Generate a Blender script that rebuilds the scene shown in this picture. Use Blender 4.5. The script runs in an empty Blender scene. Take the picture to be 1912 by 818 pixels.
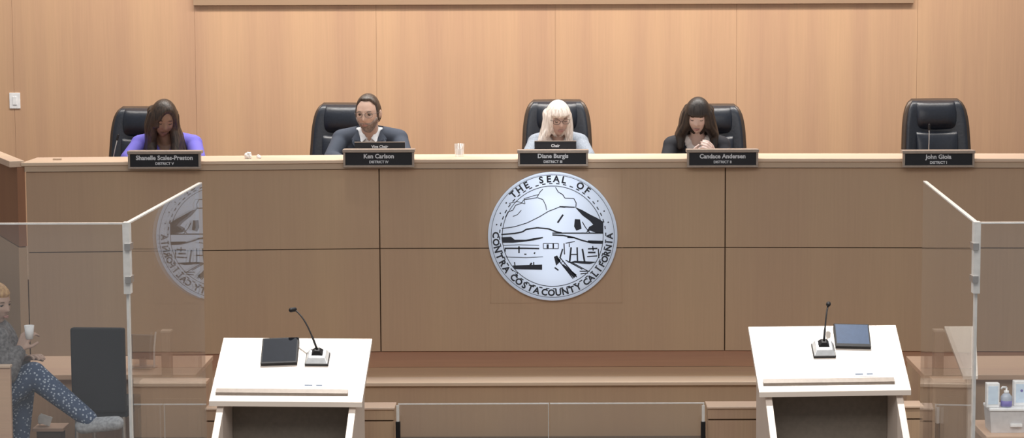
import bpy, bmesh, math, random
from mathutils import Vector, Matrix, noise as mnoise

random.seed(7)
C = bpy.context.scene.collection
SC = bpy.context.scene
R = math.radians

# ------------------------------------------------------------------ camera
F = 4200.0                       # focal length in photo pixels
CX, CY = 1030.0, 409.0
PITCH = math.atan(439.0 / F)
ROLL = R(0.18)
CAM = Vector((0, -15, 2.94))
cam = bpy.data.cameras.new('camera')
cam.sensor_fit = 'HORIZONTAL'
cam.sensor_width = 36
cam.lens = F / 1912 * 36
cam.shift_x = -(CX - 956) / 1912
cam.clip_end = 100
camo = bpy.data.objects.new('camera', cam)
C.objects.link(camo)
CROT = Matrix.Rotation(math.pi / 2 - PITCH, 4, 'X') @ Matrix.Rotation(-ROLL, 4, 'Z')
camo.matrix_world = Matrix.Translation(CAM) @ CROT
SC.camera = camo

def P(px, py, Y):
    """point of the place at distance Y seen at a photo pixel"""
    d = CROT.to_3x3() @ Vector(((px - CX) / F, -(py - CY) / F, -1.0))
    t = (Y - CAM.y) / d.y
    return CAM + d * t

# ------------------------------------------------------------------ view, world, lights
SC.view_settings.view_transform = 'Standard'
SC.view_settings.look = 'None'
SC.view_settings.gamma = 1
SC.view_settings.use_curve_mapping = False
SC.view_settings.exposure = 0.0
w = bpy.data.worlds.new('room_ambience'); SC.world = w; w.use_nodes = True
w.node_tree.nodes['Background'].inputs[0].default_value = (0.95, 0.97, 1.0, 1)
w.node_tree.nodes['Background'].inputs[1].default_value = 0.34

def area(name, loc, rot, sx, sy, power, col=(1, .9, .78), spread=180):
    l = bpy.data.lights.new(name, 'AREA'); l.shape = 'RECTANGLE'; l.size = sx; l.size_y = sy
    l.energy = power; l.color = col; l.spread = R(spread)
    o = bpy.data.objects.new(name, l); C.objects.link(o); o.location = loc; o.rotation_euler = rot
    return o
def spot(name, loc, target, power, size, blend=.5, col=(1, .93, .84), rad=.06):
    l = bpy.data.lights.new(name, 'SPOT'); l.energy = power; l.spot_size = R(size); l.spot_blend = blend
    l.color = col; l.shadow_soft_size = rad
    o = bpy.data.objects.new(name, l); C.objects.link(o); o.location = loc
    o.rotation_euler = (Vector(target) - Vector(loc)).to_track_quat('-Z', 'Y').to_euler()
    return o
area('dais_downlight', (0, .75, 5.0), (0, 0, 0), 6.2, .35, 80, (1, .95, .9), 110)
area('wall_washer', (-.3, 1.3, 5.2), (R(24), 0, 0), 9.5, .3, 230, (1, .93, .85), 150)
spot('seal_added_spot', (.0, -6.5, 5.2), (.007, 0, 1.415), 330, 7.4, .2, (.96, .98, 1), .10)  # added unseen lamp, cone narrowed to brighten only the seal
spot('stand_added_spot', (2.3, -4.6, 5.2), (2.25, -2.72, .95), 420, 9)  # added unseen lamp that brightens the reading stand
area('chamber_fill', (0, -9.0, 5.4), (R(20), 0, 0), 8.0, 3.0, 255, (1, .94, .88), 150)  # unseen front fill, added to raise the light on the dais front
spot('lectern_spot', (-1.3, -3.2, 5.2), (-1.39, -3.2, .95), 1250, 19, .5, (1, .96, .91))
spot('lectern_spot', (1.45, -3.2, 5.2), (1.49, -3.2, .95), 1250, 19, .5, (1, .96, .91))
spot('member_spot', (0, -.9, 5.2), (.05, .6, 2.0), 260, 26)
spot('member_spot', (-1.5, -.9, 5.2), (-1.3, .6, 2.0), 150, 26)

# ------------------------------------------------------------------ materials
def nodemat(name):
    m = bpy.data.materials.new(name); m.use_nodes = True
    nt = m.node_tree
    return m, nt, nt.nodes['Principled BSDF']

def plain(name, col, rough=.5, metal=0, spec=.5, nscale=40, namt=.08, bump=0.0, stretch=(1, 1, 1), coat=0):
    m, nt, b = nodemat(name)
    tc = nt.nodes.new('ShaderNodeTexCoord'); mp = nt.nodes.new('ShaderNodeMapping')
    mp.inputs['Scale'].default_value = stretch
    n = nt.nodes.new('ShaderNodeTexNoise'); n.inputs['Scale'].default_value = nscale; n.inputs['Detail'].default_value = 4
    nt.links.new(tc.outputs['Object'], mp.inputs[0]); nt.links.new(mp.outputs[0], n.inputs['Vector'])
    cr = nt.nodes.new('ShaderNodeValToRGB')
    cr.color_ramp.elements[0].position = .3; cr.color_ramp.elements[1].position = .7
    cr.color_ramp.elements[0].color = (*[c * (1 - namt) for c in col], 1)
    cr.color_ramp.elements[1].color = (*[min(1, c * (1 + namt)) for c in col], 1)
    nt.links.new(n.outputs['Fac'], cr.inputs[0]); nt.links.new(cr.outputs[0], b.inputs['Base Color'])
    b.inputs['Roughness'].default_value = rough; b.inputs['Metallic'].default_value = metal
    b.inputs['Specular IOR Level'].default_value = spec
    b.inputs['Coat Weight'].default_value = coat
    if bump:
        bp = nt.nodes.new('ShaderNodeBump'); bp.inputs['Strength'].default_value = bump; bp.inputs['Distance'].default_value = .003
        nt.links.new(n.outputs['Fac'], bp.inputs['Height']); nt.links.new(bp.outputs[0], b.inputs['Normal'])
    return m

def wood(name, col, axis='Z', rough=.42, band=.10, grain=.08, bscale=4.0, pink=.05):
    """veneer: fine grain along one axis plus broad soft flitches of slightly different tone"""
    m, nt, b = nodemat(name)
    N = nt.nodes.new; L = nt.links.new
    tc = N('ShaderNodeTexCoord')
    st = {'Z': (1, 1, .03), 'X': (.03, 1, 1), 'Y': (1, .03, 1)}[axis]
    def noi(scale, detail):
        mp = N('ShaderNodeMapping'); mp.inputs['Scale'].default_value = st
        L(tc.outputs['Object'], mp.inputs[0])
        n = N('ShaderNodeTexNoise'); n.inputs['Scale'].default_value = scale; n.inputs['Detail'].default_value = detail
        L(mp.outputs[0], n.inputs['Vector']); return n
    n1 = noi(bscale, 2); n2 = noi(70, 5)
    cr = N('ShaderNodeValToRGB'); e = cr.color_ramp.elements
    e[0].position = .32; e[1].position = .68
    e[0].color = (col[0] * (1 - band), col[1] * (1 - band - pink), col[2] * (1 - band), 1)
    e[1].color = (min(1, col[0] * (1 + band)), min(1, col[1] * (1 + band)), col[2] * (1 + band * .6), 1)
    L(n1.outputs['Fac'], cr.inputs[0])
    mr = N('ShaderNodeMapRange'); mr.inputs['From Min'].default_value = .3; mr.inputs['From Max'].default_value = .7
    mr.inputs['To Min'].default_value = 1 - grain; mr.inputs['To Max'].default_value = 1 + grain
    L(n2.outputs['Fac'], mr.inputs['Value'])
    mx = N('ShaderNodeVectorMath'); mx.operation = 'SCALE'
    L(cr.outputs[0], mx.inputs[0]); L(mr.outputs[0], mx.inputs['Scale'])
    L(mx.outputs[0], b.inputs['Base Color'])
    b.inputs['Roughness'].default_value = rough
    bp = N('ShaderNodeBump'); bp.inputs['Strength'].default_value = .08; bp.inputs['Distance'].default_value = .002
    L(n2.outputs['Fac'], bp.inputs['Height']); L(bp.outputs[0], b.inputs['Normal'])
    return m

def glass_mat(name, tint=(.97, .98, .98), haze=.05, ior=1.45):
    m = bpy.data.materials.new(name); m.use_nodes = True
    nt = m.node_tree; nt.nodes.clear(); N = nt.nodes.new; L = nt.links.new
    out = N('ShaderNodeOutputMaterial'); tr = N('ShaderNodeBsdfTransparent'); gl = N('ShaderNodeBsdfGlossy')
    df = N('ShaderNodeBsdfDiffuse'); fr = N('ShaderNodeFresnel'); m1 = N('ShaderNodeMixShader'); m2 = N('ShaderNodeMixShader')
    tr.inputs[0].default_value = (*tint, 1); gl.inputs['Color'].default_value = (.95, .97, 1, 1); gl.inputs['Roughness'].default_value = .0
    df.inputs[0].default_value = (.8, .82, .85, 1); m1.inputs[0].default_value = haze
    ge = N('ShaderNodeNewGeometry'); io = N('ShaderNodeMapRange'); io.inputs['To Min'].default_value = ior; io.inputs['To Max'].default_value = 1 / ior
    L(ge.outputs['Backfacing'], io.inputs['Value']); L(io.outputs[0], fr.inputs[0])
    tc = N('ShaderNodeTexCoord'); n = N('ShaderNodeTexNoise'); n.inputs['Scale'].default_value = 3
    mr = N('ShaderNodeMapRange'); mr.inputs['To Min'].default_value = haze * .7; mr.inputs['To Max'].default_value = haze * 1.3
    L(tc.outputs['Object'], n.inputs['Vector']); L(n.outputs['Fac'], mr.inputs['Value']); L(mr.outputs[0], m1.inputs[0])
    L(tr.outputs[0], m1.inputs[1]); L(df.outputs[0], m1.inputs[2])
    L(fr.outputs[0], m2.inputs[0]); L(m1.outputs[0], m2.inputs[1]); L(gl.outputs[0], m2.inputs[2])
    L(m2.outputs[0], out.inputs[0])
    return m

M = {}
M['wall'] = wood('wall_veneer', (.59, .372, .230), 'Z', .5, .07, .035, 5.0, .03)
M['header'] = wood('header_shaded_veneer', (.40, .27, .17), 'X', .5, .05, .03, 3, .03)  # header tone darkened: stands in for the shaded band above the wall
M['seamwall'] = plain('veneer_joint', (.38, .24, .145), .8)
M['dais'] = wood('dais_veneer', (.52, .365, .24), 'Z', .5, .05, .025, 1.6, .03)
M['dais_shaded'] = wood('dais_shaded_side_veneer', (.34, .165, .085), 'Z', .6, .06, .04, 3)  # brown wood, with the shade of the averted side put into its colour
M['cap'] = wood('cap_maple', (.74, .58, .43), 'X', .4, .05, .04, 3)
M['kick'] = wood('kick_veneer', (.50, .29, .18), 'X', .6, .16, .04, 3)
M['tread'] = wood('tread_maple', (.68, .48, .30), 'X', .45, .06, .05, 3)
M['table'] = wood('table_maple', (.66, .46, .32), 'X', .4, .06, .05, 3)
M['tablefront'] = wood('table_front', (.52, .37, .25), 'Z', .5, .08, .05, 3)
M['lectern'] = wood('lectern_maple', (.82, .74, .66), 'X', .35, .03, .03, 3, .01)
M['lecternside'] = wood('lectern_side_maple', (.78, .68, .60), 'Z', .45, .03, .03, 3, .01)
M['panelgrey'] = plain('shaded_taupe_laminate', (.20, .17, .14), .6)  # taupe panel, darkened in colour for the shade under the lectern top
M['apron'] = wood('apron_veneer', (.56, .43, .31), 'X', .45, .04, .03, 3, .02)
M['seam'] = plain('shadow_gap', (.10, .06, .035), .9)
M['floor'] = plain('floor_carpet', (.20, .15, .11), .95, nscale=120, namt=.25, bump=.4)
M['glass'] = glass_mat('clear_acrylic', haze=.035)
M['glass2'] = glass_mat('clear_acrylic_return', haze=.03, ior=1.62)
M['glassedge'] = plain('polished_acrylic_edge', (.80, .80, .78), .25, 0, .6)
M['steel'] = plain('satin_steel', (.60, .58, .56), .35, .9)
M['holder'] = plain('bronze_holder', (.40, .33, .28), .45, .35)
M['plate'] = plain('black_plate', (.012, .013, .018), .35)
M['letter'] = plain('white_lettering', (.72, .74, .78), .5)
M['leather'] = plain('black_leather', (.010, .014, .024), .36, 0, .6, nscale=60, namt=.2, bump=.25)
M['leather2'] = plain('grey_black_leather', (.016, .021, .032), .38, 0, .6, nscale=60, namt=.2, bump=.25)
M['bronzeframe'] = plain('dark_bronze_shell', (.075, .05, .035), .4, .2)
M['black'] = plain('black_plastic', (.012, .012, .014), .55, spec=.3)
M['blackscreen'] = plain('black_screen', (.010, .013, .02), .6, spec=.15)
M['bookstop'] = plain('taupe_bar', (.30, .25, .21), .5)
M['navy'] = plain('navy_screen', (.035, .065, .13), .5, spec=.3)
M['silver'] = plain('silver_plastic', (.62, .64, .66), .3, .5)
M['white'] = plain('white_plastic', (.92, .93, .95), .45)
M['paper'] = plain('white_paper', (.86, .86, .84), .8)
M['purple'] = plain('purple_label', (.20, .17, .50), .6)
M['blueprint'] = plain('pale_blue_print', (.50, .66, .90), .6)
M['palepaper'] = plain('pale_blue_white_print', (.66, .80, .98), .6)
M['seal_ink'] = plain('dark_engraving', (.02, .025, .04), .6)
M['fabric_black'] = plain('charcoal_fabric', (.005, .007, .012), .8, nscale=300, bump=.3)

def seal_metal():
    m, nt, b = nodemat('brushed_aluminium')
    N = nt.nodes.new; L = nt.links.new
    tc = N('ShaderNodeTexCoord'); mp = N('ShaderNodeMapping'); mp.inputs['Scale'].default_value = (2, 1, 220)
    n = N('ShaderNodeTexNoise'); n.inputs['Scale'].default_value = 4; n.inputs['Detail'].default_value = 3
    L(tc.outputs['Object'], mp.inputs[0]); L(mp.outputs[0], n.inputs['Vector'])
    mr = N('ShaderNodeMapRange'); mr.inputs['To Min'].default_value = .30; mr.inputs['To Max'].default_value = .37
    L(n.outputs['Fac'], mr.inputs['Value']); L(mr.outputs[0], b.inputs['Roughness'])
    b.inputs['Base Color'].default_value = (.58, .66, .80, 1); b.inputs['Metallic'].default_value = .78
    b.inputs['Anisotropic'].default_value = 1.0; b.inputs['Anisotropic Rotation'].default_value = 0.25
    tg = N('ShaderNodeTangent'); tg.direction_type = 'RADIAL'; tg.axis = 'Z'
    L(tg.outputs[0], b.inputs['Tangent'])
    return m
M['seal'] = seal_metal()

def hair_mat(name, a, bcol, rough=.45):
    m, nt, b = nodemat(name)
    N = nt.nodes.new; L = nt.links.new
    tc = N('ShaderNodeTexCoord'); mp = N('ShaderNodeMapping'); mp.inputs['Scale'].default_value = (1, 1, .06)
    n = N('ShaderNodeTexNoise'); n.inputs['Scale'].default_value = 110; n.inputs['Detail'].default_value = 3
    L(tc.outputs['Object'], mp.inputs[0]); L(mp.outputs[0], n.inputs['Vector'])
    cr = N('ShaderNodeValToRGB'); e = cr.color_ramp.elements; e[0].position = .35; e[1].position = .65
    e[0].color = (*a, 1); e[1].color = (*bcol, 1)
    L(n.outputs['Fac'], cr.inputs[0]); L(cr.outputs[0], b.inputs['Base Color'])
    b.inputs['Roughness'].default_value = rough
    bp = N('ShaderNodeBump'); bp.inputs['Strength'].default_value = .5; bp.inputs['Distance'].default_value = .004
    L(n.outputs['Fac'], bp.inputs['Height']); L(bp.outputs[0], b.inputs['Normal'])
    return m

def skin_mat(name, col):
    m = plain(name, col, .5, 0, .4, nscale=25, namt=.05)
    m.node_tree.nodes['Principled BSDF'].inputs['Subsurface Weight'].default_value = .08
    m.node_tree.nodes['Principled BSDF'].inputs['Subsurface Radius'].default_value = (.01, .004, .003)
    return m

def dotted_mat():
    m, nt, b = nodemat('navy_dotted_fabric')
    N = nt.nodes.new; L = nt.links.new
    tc = N('ShaderNodeTexCoord'); v = N('ShaderNodeTexVoronoi'); v.inputs['Scale'].default_value = 60
    cr = N('ShaderNodeValToRGB'); e = cr.color_ramp.elements; e[0].position = .28; e[1].position = .36
    e[0].color = (.45, .52, .62, 1); e[1].color = (.055, .09, .17, 1)
    L(tc.outputs['Object'], v.inputs['Vector']); L(v.outputs['Distance'], cr.inputs[0]); L(cr.outputs[0], b.inputs['Base Color'])
    b.inputs['Roughness'].default_value = .85
    return m

# ------------------------------------------------------------------ mesh helpers
def link(name, bm, mat, parent=None, loc=None, smooth=False, bevel=0, mats=None):
    me = bpy.data.meshes.new(name)
    bmesh.ops.recalc_face_normals(bm, faces=bm.faces[:])
    bm.to_mesh(me); bm.free()
    for mm in (mats or [mat]): me.materials.append(mm)
    o = bpy.data.objects.new(name, me); C.objects.link(o)
    if parent: o.parent = parent
    if loc is not None: o.location = loc
    if smooth:
        for p in me.polygons: p.use_smooth = True
    if bevel:
        md = o.modifiers.new('bevel', 'BEVEL'); md.width = bevel; md.segments = 2; md.limit_method = 'ANGLE'
    return o

def empty(name, loc=(0, 0, 0), rz=0, label=None, cat=None, group=None):
    o = bpy.data.objects.new(name, None); C.objects.link(o); o.location = loc; o.rotation_euler = (0, 0, rz)
    o.empty_display_size = .1
    tag(o, label, cat, group)
    return o

def tag(o, label=None, cat=None, group=None, kind=None):
    if label: o['label'] = label
    if cat: o['category'] = cat
    if group: o['group'] = group
    if kind: o['kind'] = kind
    return o

def B(): return bmesh.new()

def box(bm, x0, x1, y0, y1, z0, z1, mtx=None):
    vs = [bm.verts.new((x, y, z)) for z in (z0, z1) for y in (y0, y1) for x in (x0, x1)]
    for f in ((0, 1, 3, 2), (4, 6, 7, 5), (0, 4, 5, 1), (2, 3, 7, 6), (0, 2, 6, 4), (1, 5, 7, 3)):
        bm.faces.new([vs[i] for i in f])
    if mtx:
        for v in vs: v.co = mtx @ v.co
    return vs

def prism(bm, poly, axis, a, b):
    """extrude a 2D polygon along an axis from a to b"""
    def mk(p, t):
        return {'X': (t, p[0], p[1]), 'Y': (p[0], t, p[1]), 'Z': (p[0], p[1], t)}[axis]
    v0 = [bm.verts.new(mk(p, a)) for p in poly]; v1 = [bm.verts.new(mk(p, b)) for p in poly]
    bm.faces.new(v0); bm.faces.new(v1[::-1])
    n = len(poly)
    for i in range(n): bm.faces.new((v0[i], v1[i], v1[(i + 1) % n], v0[(i + 1) % n]))

def ring_loft(bm, rings, cap=True):
    V = [[bm.verts.new(p) for p in r] for r in rings]
    n = len(V[0])
    for a, b_ in zip(V, V[1:]):
        for i in range(n): bm.faces.new((a[i], a[(i + 1) % n], b_[(i + 1) % n], b_[i]))
    if cap:
        bm.faces.new(V[0][::-1]); bm.faces.new(V[-1])

def frame_of(d):
    d = d.normalized(); u = Vector((0, 0, 1)) if abs(d.z) < .9 else Vector((1, 0, 0))
    a = d.cross(u).normalized(); return a, d.cross(a).normalized()

def tube(bm, pts, rad, n=10):
    pts = [Vector(p) for p in pts]
    rs = rad if isinstance(rad, (list, tuple)) else [rad] * len(pts)
    rings = []
    a0 = None
    for i, p in enumerate(pts):
        d = (pts[min(i + 1, len(pts) - 1)] - pts[max(i - 1, 0)])
        a, b_ = frame_of(d)
        if a0 is not None:
            a = (a0 - d.normalized() * a0.dot(d.normalized())).normalized(); b_ = d.normalized().cross(a)
        a0 = a
        rings.append([p + (a * math.cos(t) + b_ * math.sin(t)) * rs[i] for t in [2 * math.pi * k / n for k in range(n)]])
    ring_loft(bm, rings)

def capsule(bm, p0, p1, r0, r1, n=16, flat=None):
    """tapered limb with round ends"""
    p0, p1 = Vector(p0), Vector(p1); d = p1 - p0; L_ = d.length
    if L_ < 1e-6: d = Vector((0, 0, 1))
    dn = d.normalized(); a, b_ = frame_of(dn)
    rings = []
    m = 5
    for i in range(m): 
        t = math.pi / 2 * (1 - (i + .3) / m)
        rings.append((p0 - dn * r0 * math.sin(t), r0 * math.cos(t)))
    rings.append((p0, r0)); rings.append((p1, r1))
    for i in range(m):
        t = math.pi / 2 * ((i + .7) / m)
        rings.append((p1 + dn * r1 * math.sin(t), r1 * math.cos(t)))
    ring_loft(bm, [[c + (a * math.cos(2 * math.pi * k / n) + b_ * math.sin(2 * math.pi * k / n)) * r for k in range(n)] for c, r in rings])

def ellipsoid(bm, c, r, mtx=None, n=24, pw=1.0):
    res = bmesh.ops.create_uvsphere(bm, u_segments=n, v_segments=n // 2 + 2, radius=1)
    for v in res['verts']:
        co = v.co.copy()
        if pw != 1.0:
            co = Vector([math.copysign(abs(q) ** pw, q) for q in co])
        co = Vector((co.x * r[0], co.y * r[1], co.z * r[2]))
        if mtx: co = mtx @ co
        v.co = co + Vector(c)

def fused(name, bm, mat, parent=None, voxel=.006, smooth=4, loc=None):
    """fuse overlapping closed shapes into one continuous surface"""
    me = bpy.data.meshes.new(name); bmesh.ops.recalc_face_normals(bm, faces=bm.faces[:]); bm.to_mesh(me); bm.free()
    t = bpy.data.objects.new(name, me); C.objects.link(t)
    rm = t.modifiers.new('r', 'REMESH'); rm.mode = 'VOXEL'; rm.voxel_size = voxel
    sm = t.modifiers.new('s', 'SMOOTH'); sm.factor = .6; sm.iterations = smooth
    dg = bpy.context.evaluated_depsgraph_get(); dg.update()
    m2 = bpy.data.meshes.new_from_object(t.evaluated_get(dg))
    bpy.data.objects.remove(t); m2.name = name
    m2.materials.clear(); m2.materials.append(mat)
    for p in m2.polygons: p.use_smooth = True
    o = bpy.data.objects.new(name, m2); C.objects.link(o)
    if parent: o.parent = parent
    if loc is not None: o.location = loc
    return o

def text_bm(s, size, depth=.001, align='CENTER', space=1.0, bold=0.0):
    """letters standing upright in the XZ plane, facing -Y"""
    cu = bpy.data.curves.new('t', 'FONT'); cu.body = s; cu.size = size; cu.extrude = depth; cu.align_x = align
    cu.align_y = 'CENTER'; cu.space_character = space; cu.offset = bold; cu.resolution_u = 3
    t = bpy.data.objects.new('t', cu); C.objects.link(t)
    dg = bpy.context.evaluated_depsgraph_get(); dg.update()
    me = bpy.data.meshes.new_from_object(t.evaluated_get(dg))
    bm = B(); bm.from_mesh(me)
    bpy.data.objects.remove(t); bpy.data.meshes.remove(me)
    for v in bm.verts: v.co = Vector((v.co.x, -v.co.z, v.co.y))
    return bm

def add_bm(dst, src, mtx):
    me = bpy.data.meshes.new('tmp'); src.to_mesh(me); src.free()
    me.transform(mtx); dst.from_mesh(me); bpy.data.meshes.remove(me)

# ------------------------------------------------------------------ the room
WY = 2.8
bm = B(); box(bm, -9, 9, -17, WY + .1, -.12, 0); tag(link('floor', bm, M['floor']), kind='structure')
# back wall veneer panels with fine joints
bm = B(); box(bm, -9, 9, WY + .02, WY + .14, -.1, 5.6)
wall = tag(link('wall_back', bm, M['seamwall']), kind='structure')
joints = [P(px, 120, WY).x for px in (25, 365, 703, 1037, 1375, 1712)]
xs = [-9, joints[0] - 1.43] + joints + [joints[-1] + 1.43, 9]
for a, b_ in zip(xs, xs[1:]):
    bm = B(); box(bm, a + .0008, b_ - .0008, WY, WY + .019, 0, 5.6)
    link('wall_panel', bm, M['wall'], wall)
# shallow header at the top of the picture
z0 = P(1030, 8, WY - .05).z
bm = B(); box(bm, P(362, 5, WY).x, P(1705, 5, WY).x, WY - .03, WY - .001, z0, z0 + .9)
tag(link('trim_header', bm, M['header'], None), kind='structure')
# raised floor behind the dais
DZ = .88
bm = B(); box(bm, -5, 5, .72, WY - .001, 0.001, DZ); tag(link('floor_dais_platform', bm, M['floor']), kind='structure')

# light switch
p = P(28, 188, WY)
sw = empty('light_switch', (p.x, WY, p.z), 0, 'white rectangular switch plate on the wood wall at far left', 'light switch')
bm = B(); box(bm, -.043, .043, -.008, 0, -.063, .063); link('cover_plate', bm, M['white'], sw, bevel=.003)
bm = B(); box(bm, -.016, .016, -.013, -.008, -.033, .033); link('rocker', bm, M['white'], sw, bevel=.002)

# ------------------------------------------------------------------ dais
def Yd(x): return -max(0.0, abs(x) - 1.16) * (.075 if x < 0 else .045)
def run(bm, xa, xb, f, b_, z0, z1):
    """block following the bent dais front from xa to xb, f..b_ behind its face"""
    cuts = sorted(set([xa, xb] + [c for c in (-1.16, 1.16) if xa < c < xb]))
    for a, b2 in zip(cuts, cuts[1:]):
        vs = []
        for z in (z0, z1):
            vs += [bm.verts.new((a, Yd(a) + f, z)), bm.verts.new((b2, Yd(b2) + f, z)), bm.verts.new((b2, Yd(b2) + b_, z)), bm.verts.new((a, Yd(a) + b_, z))]
        for q in ((0, 1, 2, 3), (4, 7, 6, 5), (0, 4, 5, 1), (1, 5, 6, 2), (2, 6, 7, 3), (3, 7, 4, 0)):
            bm.faces.new([vs[i] for i in q])

ZC = P(1030, 297, 0).z           # top of the cap
ZA = P(1030, 314, 0).z           # under the apron
ZM = P(1030, 463, .02).z         # joint between the panel rows
ZB = P(1030, 655, .02).z         # bottom of the panels
ZT = P(1030, 685, .03).z         # step tread
XL = P(45, 300, -.18).x; XR = 3.62
dais = empty('council_dais', (0, 0, 0), 0, 'long wood veneered council dais with pale cap running across the room', 'dais')
bm = B(); run(bm, XL - .02, XR + .02, -.012, .46, ZC - .022, ZC); link('cap', bm, M['cap'], dais, bevel=.003)
bm = B(); run(bm, XL, XR, 0, .05, ZA, ZC - .022); link('apron', bm, M['apron'], dais)
bm = B(); run(bm, XL + .01, XR - .01, .036, .06, ZT, ZA); link('carcass', bm, M['seam'], dais)
colx = [XL, -1.155, 1.165, XR]
for a, b_ in zip(colx, colx[1:]):
    for z0, z1 in ((ZM + .003, ZA - .004), (ZB, ZM - .003)):
        bm = B(); run(bm, a + .004, b_ - .004, .016, .036, z0, z1); link('front_panel', bm, M['dais'], dais)
bm = B(); run(bm, XL, XR, .03, .0355, ZT, ZB - .004); link('toe_kick', bm, M['kick'], dais)
bm = B(); box(bm, XL + .1, XR - .1, .06, .715, 1.60, 1.63); link('desk_surface', bm, M['table'], dais)
bm = B(); run(bm, XL, XL + .03, .06, .72, ZT, ZC - .022); link('end_panel', bm, M['dais_shaded'], dais)
bm = B(); run(bm, XR - .03, XR, .06, .72, ZT, ZC - .022); link('end_panel', bm, M['dais_shaded'], dais)
# slim frame around the seal
xa, xb, za, zb = P(912, 0, 0).x, P(1162, 0, 0).x, P(0, 570, 0).z, ZA - .006
bm = B(); t = .003
for q in ((xa, xa + t, za, zb), (xb - t, xb, za, zb), (xa, xb, za, za + t)): box(bm, q[0], q[1], .0135, .018, q[2], q[3])
link('seal_surround', bm, M['dais'], dais)

# receding left end of the dais: brown balustrade
bal = empty('dais_balustrade', (XL, Yd(XL), 0), 0, 'dark brown end balustrade angling back from the left end of the dais', 'balustrade')
dx, dy = -.62, 1.45; zmid = P(40, 455, 0).z
def wedge(bm, off0, off1, z0, z1, ext=0):
    n = Vector((dy, -dx, 0)).normalized() * -1          # outward
    a = Vector((-.048, -.006, 0)); b2 = Vector((-.048 + dx, dy, 0))
    pts = [a + n * off0, b2 + n * off0, b2 + n * off1, a + n * off1]
    prism(bm, [(q.x, q.y) for q in pts], 'Z', z0, z1)
bm = B(); wedge(bm, -.05, 0, zmid, ZC - .03); link('upper_panel', bm, M['dais_shaded'], bal)
bm = B(); wedge(bm, -.05, .004, 0, zmid - .006); link('lower_panel', bm, M['dais'], bal)
bm = B(); wedge(bm, -.05, .05, ZC - .03, ZC + .012); link('handrail', bm, M['cap'], bal, bevel=.004)

# step in front
st = empty('dais_step', (0, 0, 0), 0, 'long wooden step with bright nosing at the foot of the dais', 'step')
ys = -.56
bm = B(); box(bm, XL + .03, 3.6, ys + .03, Yd(3.6) * 0 + .028 - .0, 0, ZT - .025); link('riser', bm, M['dais'], st)
bm = B(); box(bm, XL + .03, 3.6, ys + .22, .028, ZT - .025, ZT - .001); link('tread', bm, M['tread'], st)
bm = B(); box(bm, XL + .03, 3.6, ys, ys + .22, ZT - .025, ZT - .001); link('nosing', bm, M['cap'], st, bevel=.004)

# ------------------------------------------------------------------ seal
sc = P(1032, 441, .0)
RS = 121.5 * 15.0 / F
seal = empty('county_seal', (sc.x, .0128, sc.z), 0, 'round brushed metal county seal with landscape mounted on dais front', 'seal')
def disc(bm, r, y0, y1, n=128, r_in=None):
    A = [2 * math.pi * k / n for k in range(n)]
    if r_in is None:
        prism(bm, [(r * math.cos(t), r * math.sin(t)) for t in A], 'Y', y0, y1)
    else:
        for k in range(n):
            t0, t1 = A[k], A[(k + 1) % n]
            vs = []
            for y in (y0, y1):
                for (rr, tt) in ((r_in, t0), (r, t0), (r, t1), (r_in, t1)): vs.append(bm.verts.new((rr * math.cos(tt), y, rr * math.sin(tt))))
            for q in ((0, 1, 2, 3), (4, 7, 6, 5), (1, 5, 6, 2), (0, 3, 7, 4)): bm.faces.new([vs[i] for i in q])
bm = B(); disc(bm, RS, -.022, 0); link('disc', bm, M['seal'], seal)
bm = B(); disc(bm, RS, -.028, -.022, r_in=RS * .972); link('rim', bm, M['seal'], seal)
bm = B(); disc(bm, RS * .955, -.0230, -.022, r_in=RS * .948); link('border_line', bm, M['seal_ink'], seal)
bm = B(); disc(bm, RS * .785, -.0230, -.022, r_in=RS * .775)
link('border_line', bm, M['seal_ink'], seal); bm = B()
n = 96
for k in range(n):
    if k % 2: continue
    t0, t1 = 2 * math.pi * k / n, 2 * math.pi * (k + 1) / n
    prism(bm, [(RS * .812 * math.cos(t0), RS * .812 * math.sin(t0)), (RS * .828 * math.cos(t0), RS * .828 * math.sin(t0)), (RS * .828 * math.cos(t1), RS * .828 * math.sin(t1)), (RS * .812 * math.cos(t1), RS * .812 * math.sin(t1))], 'Y', -.023, -.022)
link('border_dashes', bm, M['seal_ink'], seal)
# lettering round the border
def arc_text(s, centre_deg, step, r, size, top=True):
    k0 = -(len(s) - 1) / 2; bm = B()
    for i, ch in enumerate(s):
        if ch == ' ': continue
        a = R(centre_deg + (k0 + i) * step)
        t = text_bm(ch, size * 1.08, .0006, bold=.0022)
        if top:   # clockwise angle from the top
            m = Matrix.Translation((r * math.sin(a), -.0228, r * math.cos(a))) @ Matrix.Rotation(a, 4, 'Y')
        else:     # angle from the bottom, left negative
            m = Matrix.Translation((r * math.sin(a), -.0228, -r * math.cos(a))) @ Matrix.Rotation(-a, 4, 'Y')
        add_bm(bm, t, m)
    link('lettering', bm, M['seal_ink'], seal)
rt = RS * .885
arc_text('THE', -35, 8, rt, .057); arc_text('SEAL', 0, 7.6, rt, .057); arc_text('OF', 33, 8.5, rt, .057)
arc_text('CONTRA', -73, 7.4, rt, .055, False); arc_text('COSTA', -30, 6.7, rt, .055, False)
arc_text('COUNTY', 9, 7.0, rt, .055, False); arc_text('CALIFORNIA', 63, 6.0, rt, .053, False)
bm = B()
for a in (-54, -66, -78, 52, 64, 76):
    a = R(a); bmesh.ops.create_icosphere(bm, subdivisions=1, radius=.006, matrix=Matrix.Translation((rt * math.sin(a), -.0225, rt * math.cos(a))) @ Matrix.Diagonal((1, .2, 1, 1)))
link('border_dots', bm, M['seal_ink'], seal)
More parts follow.
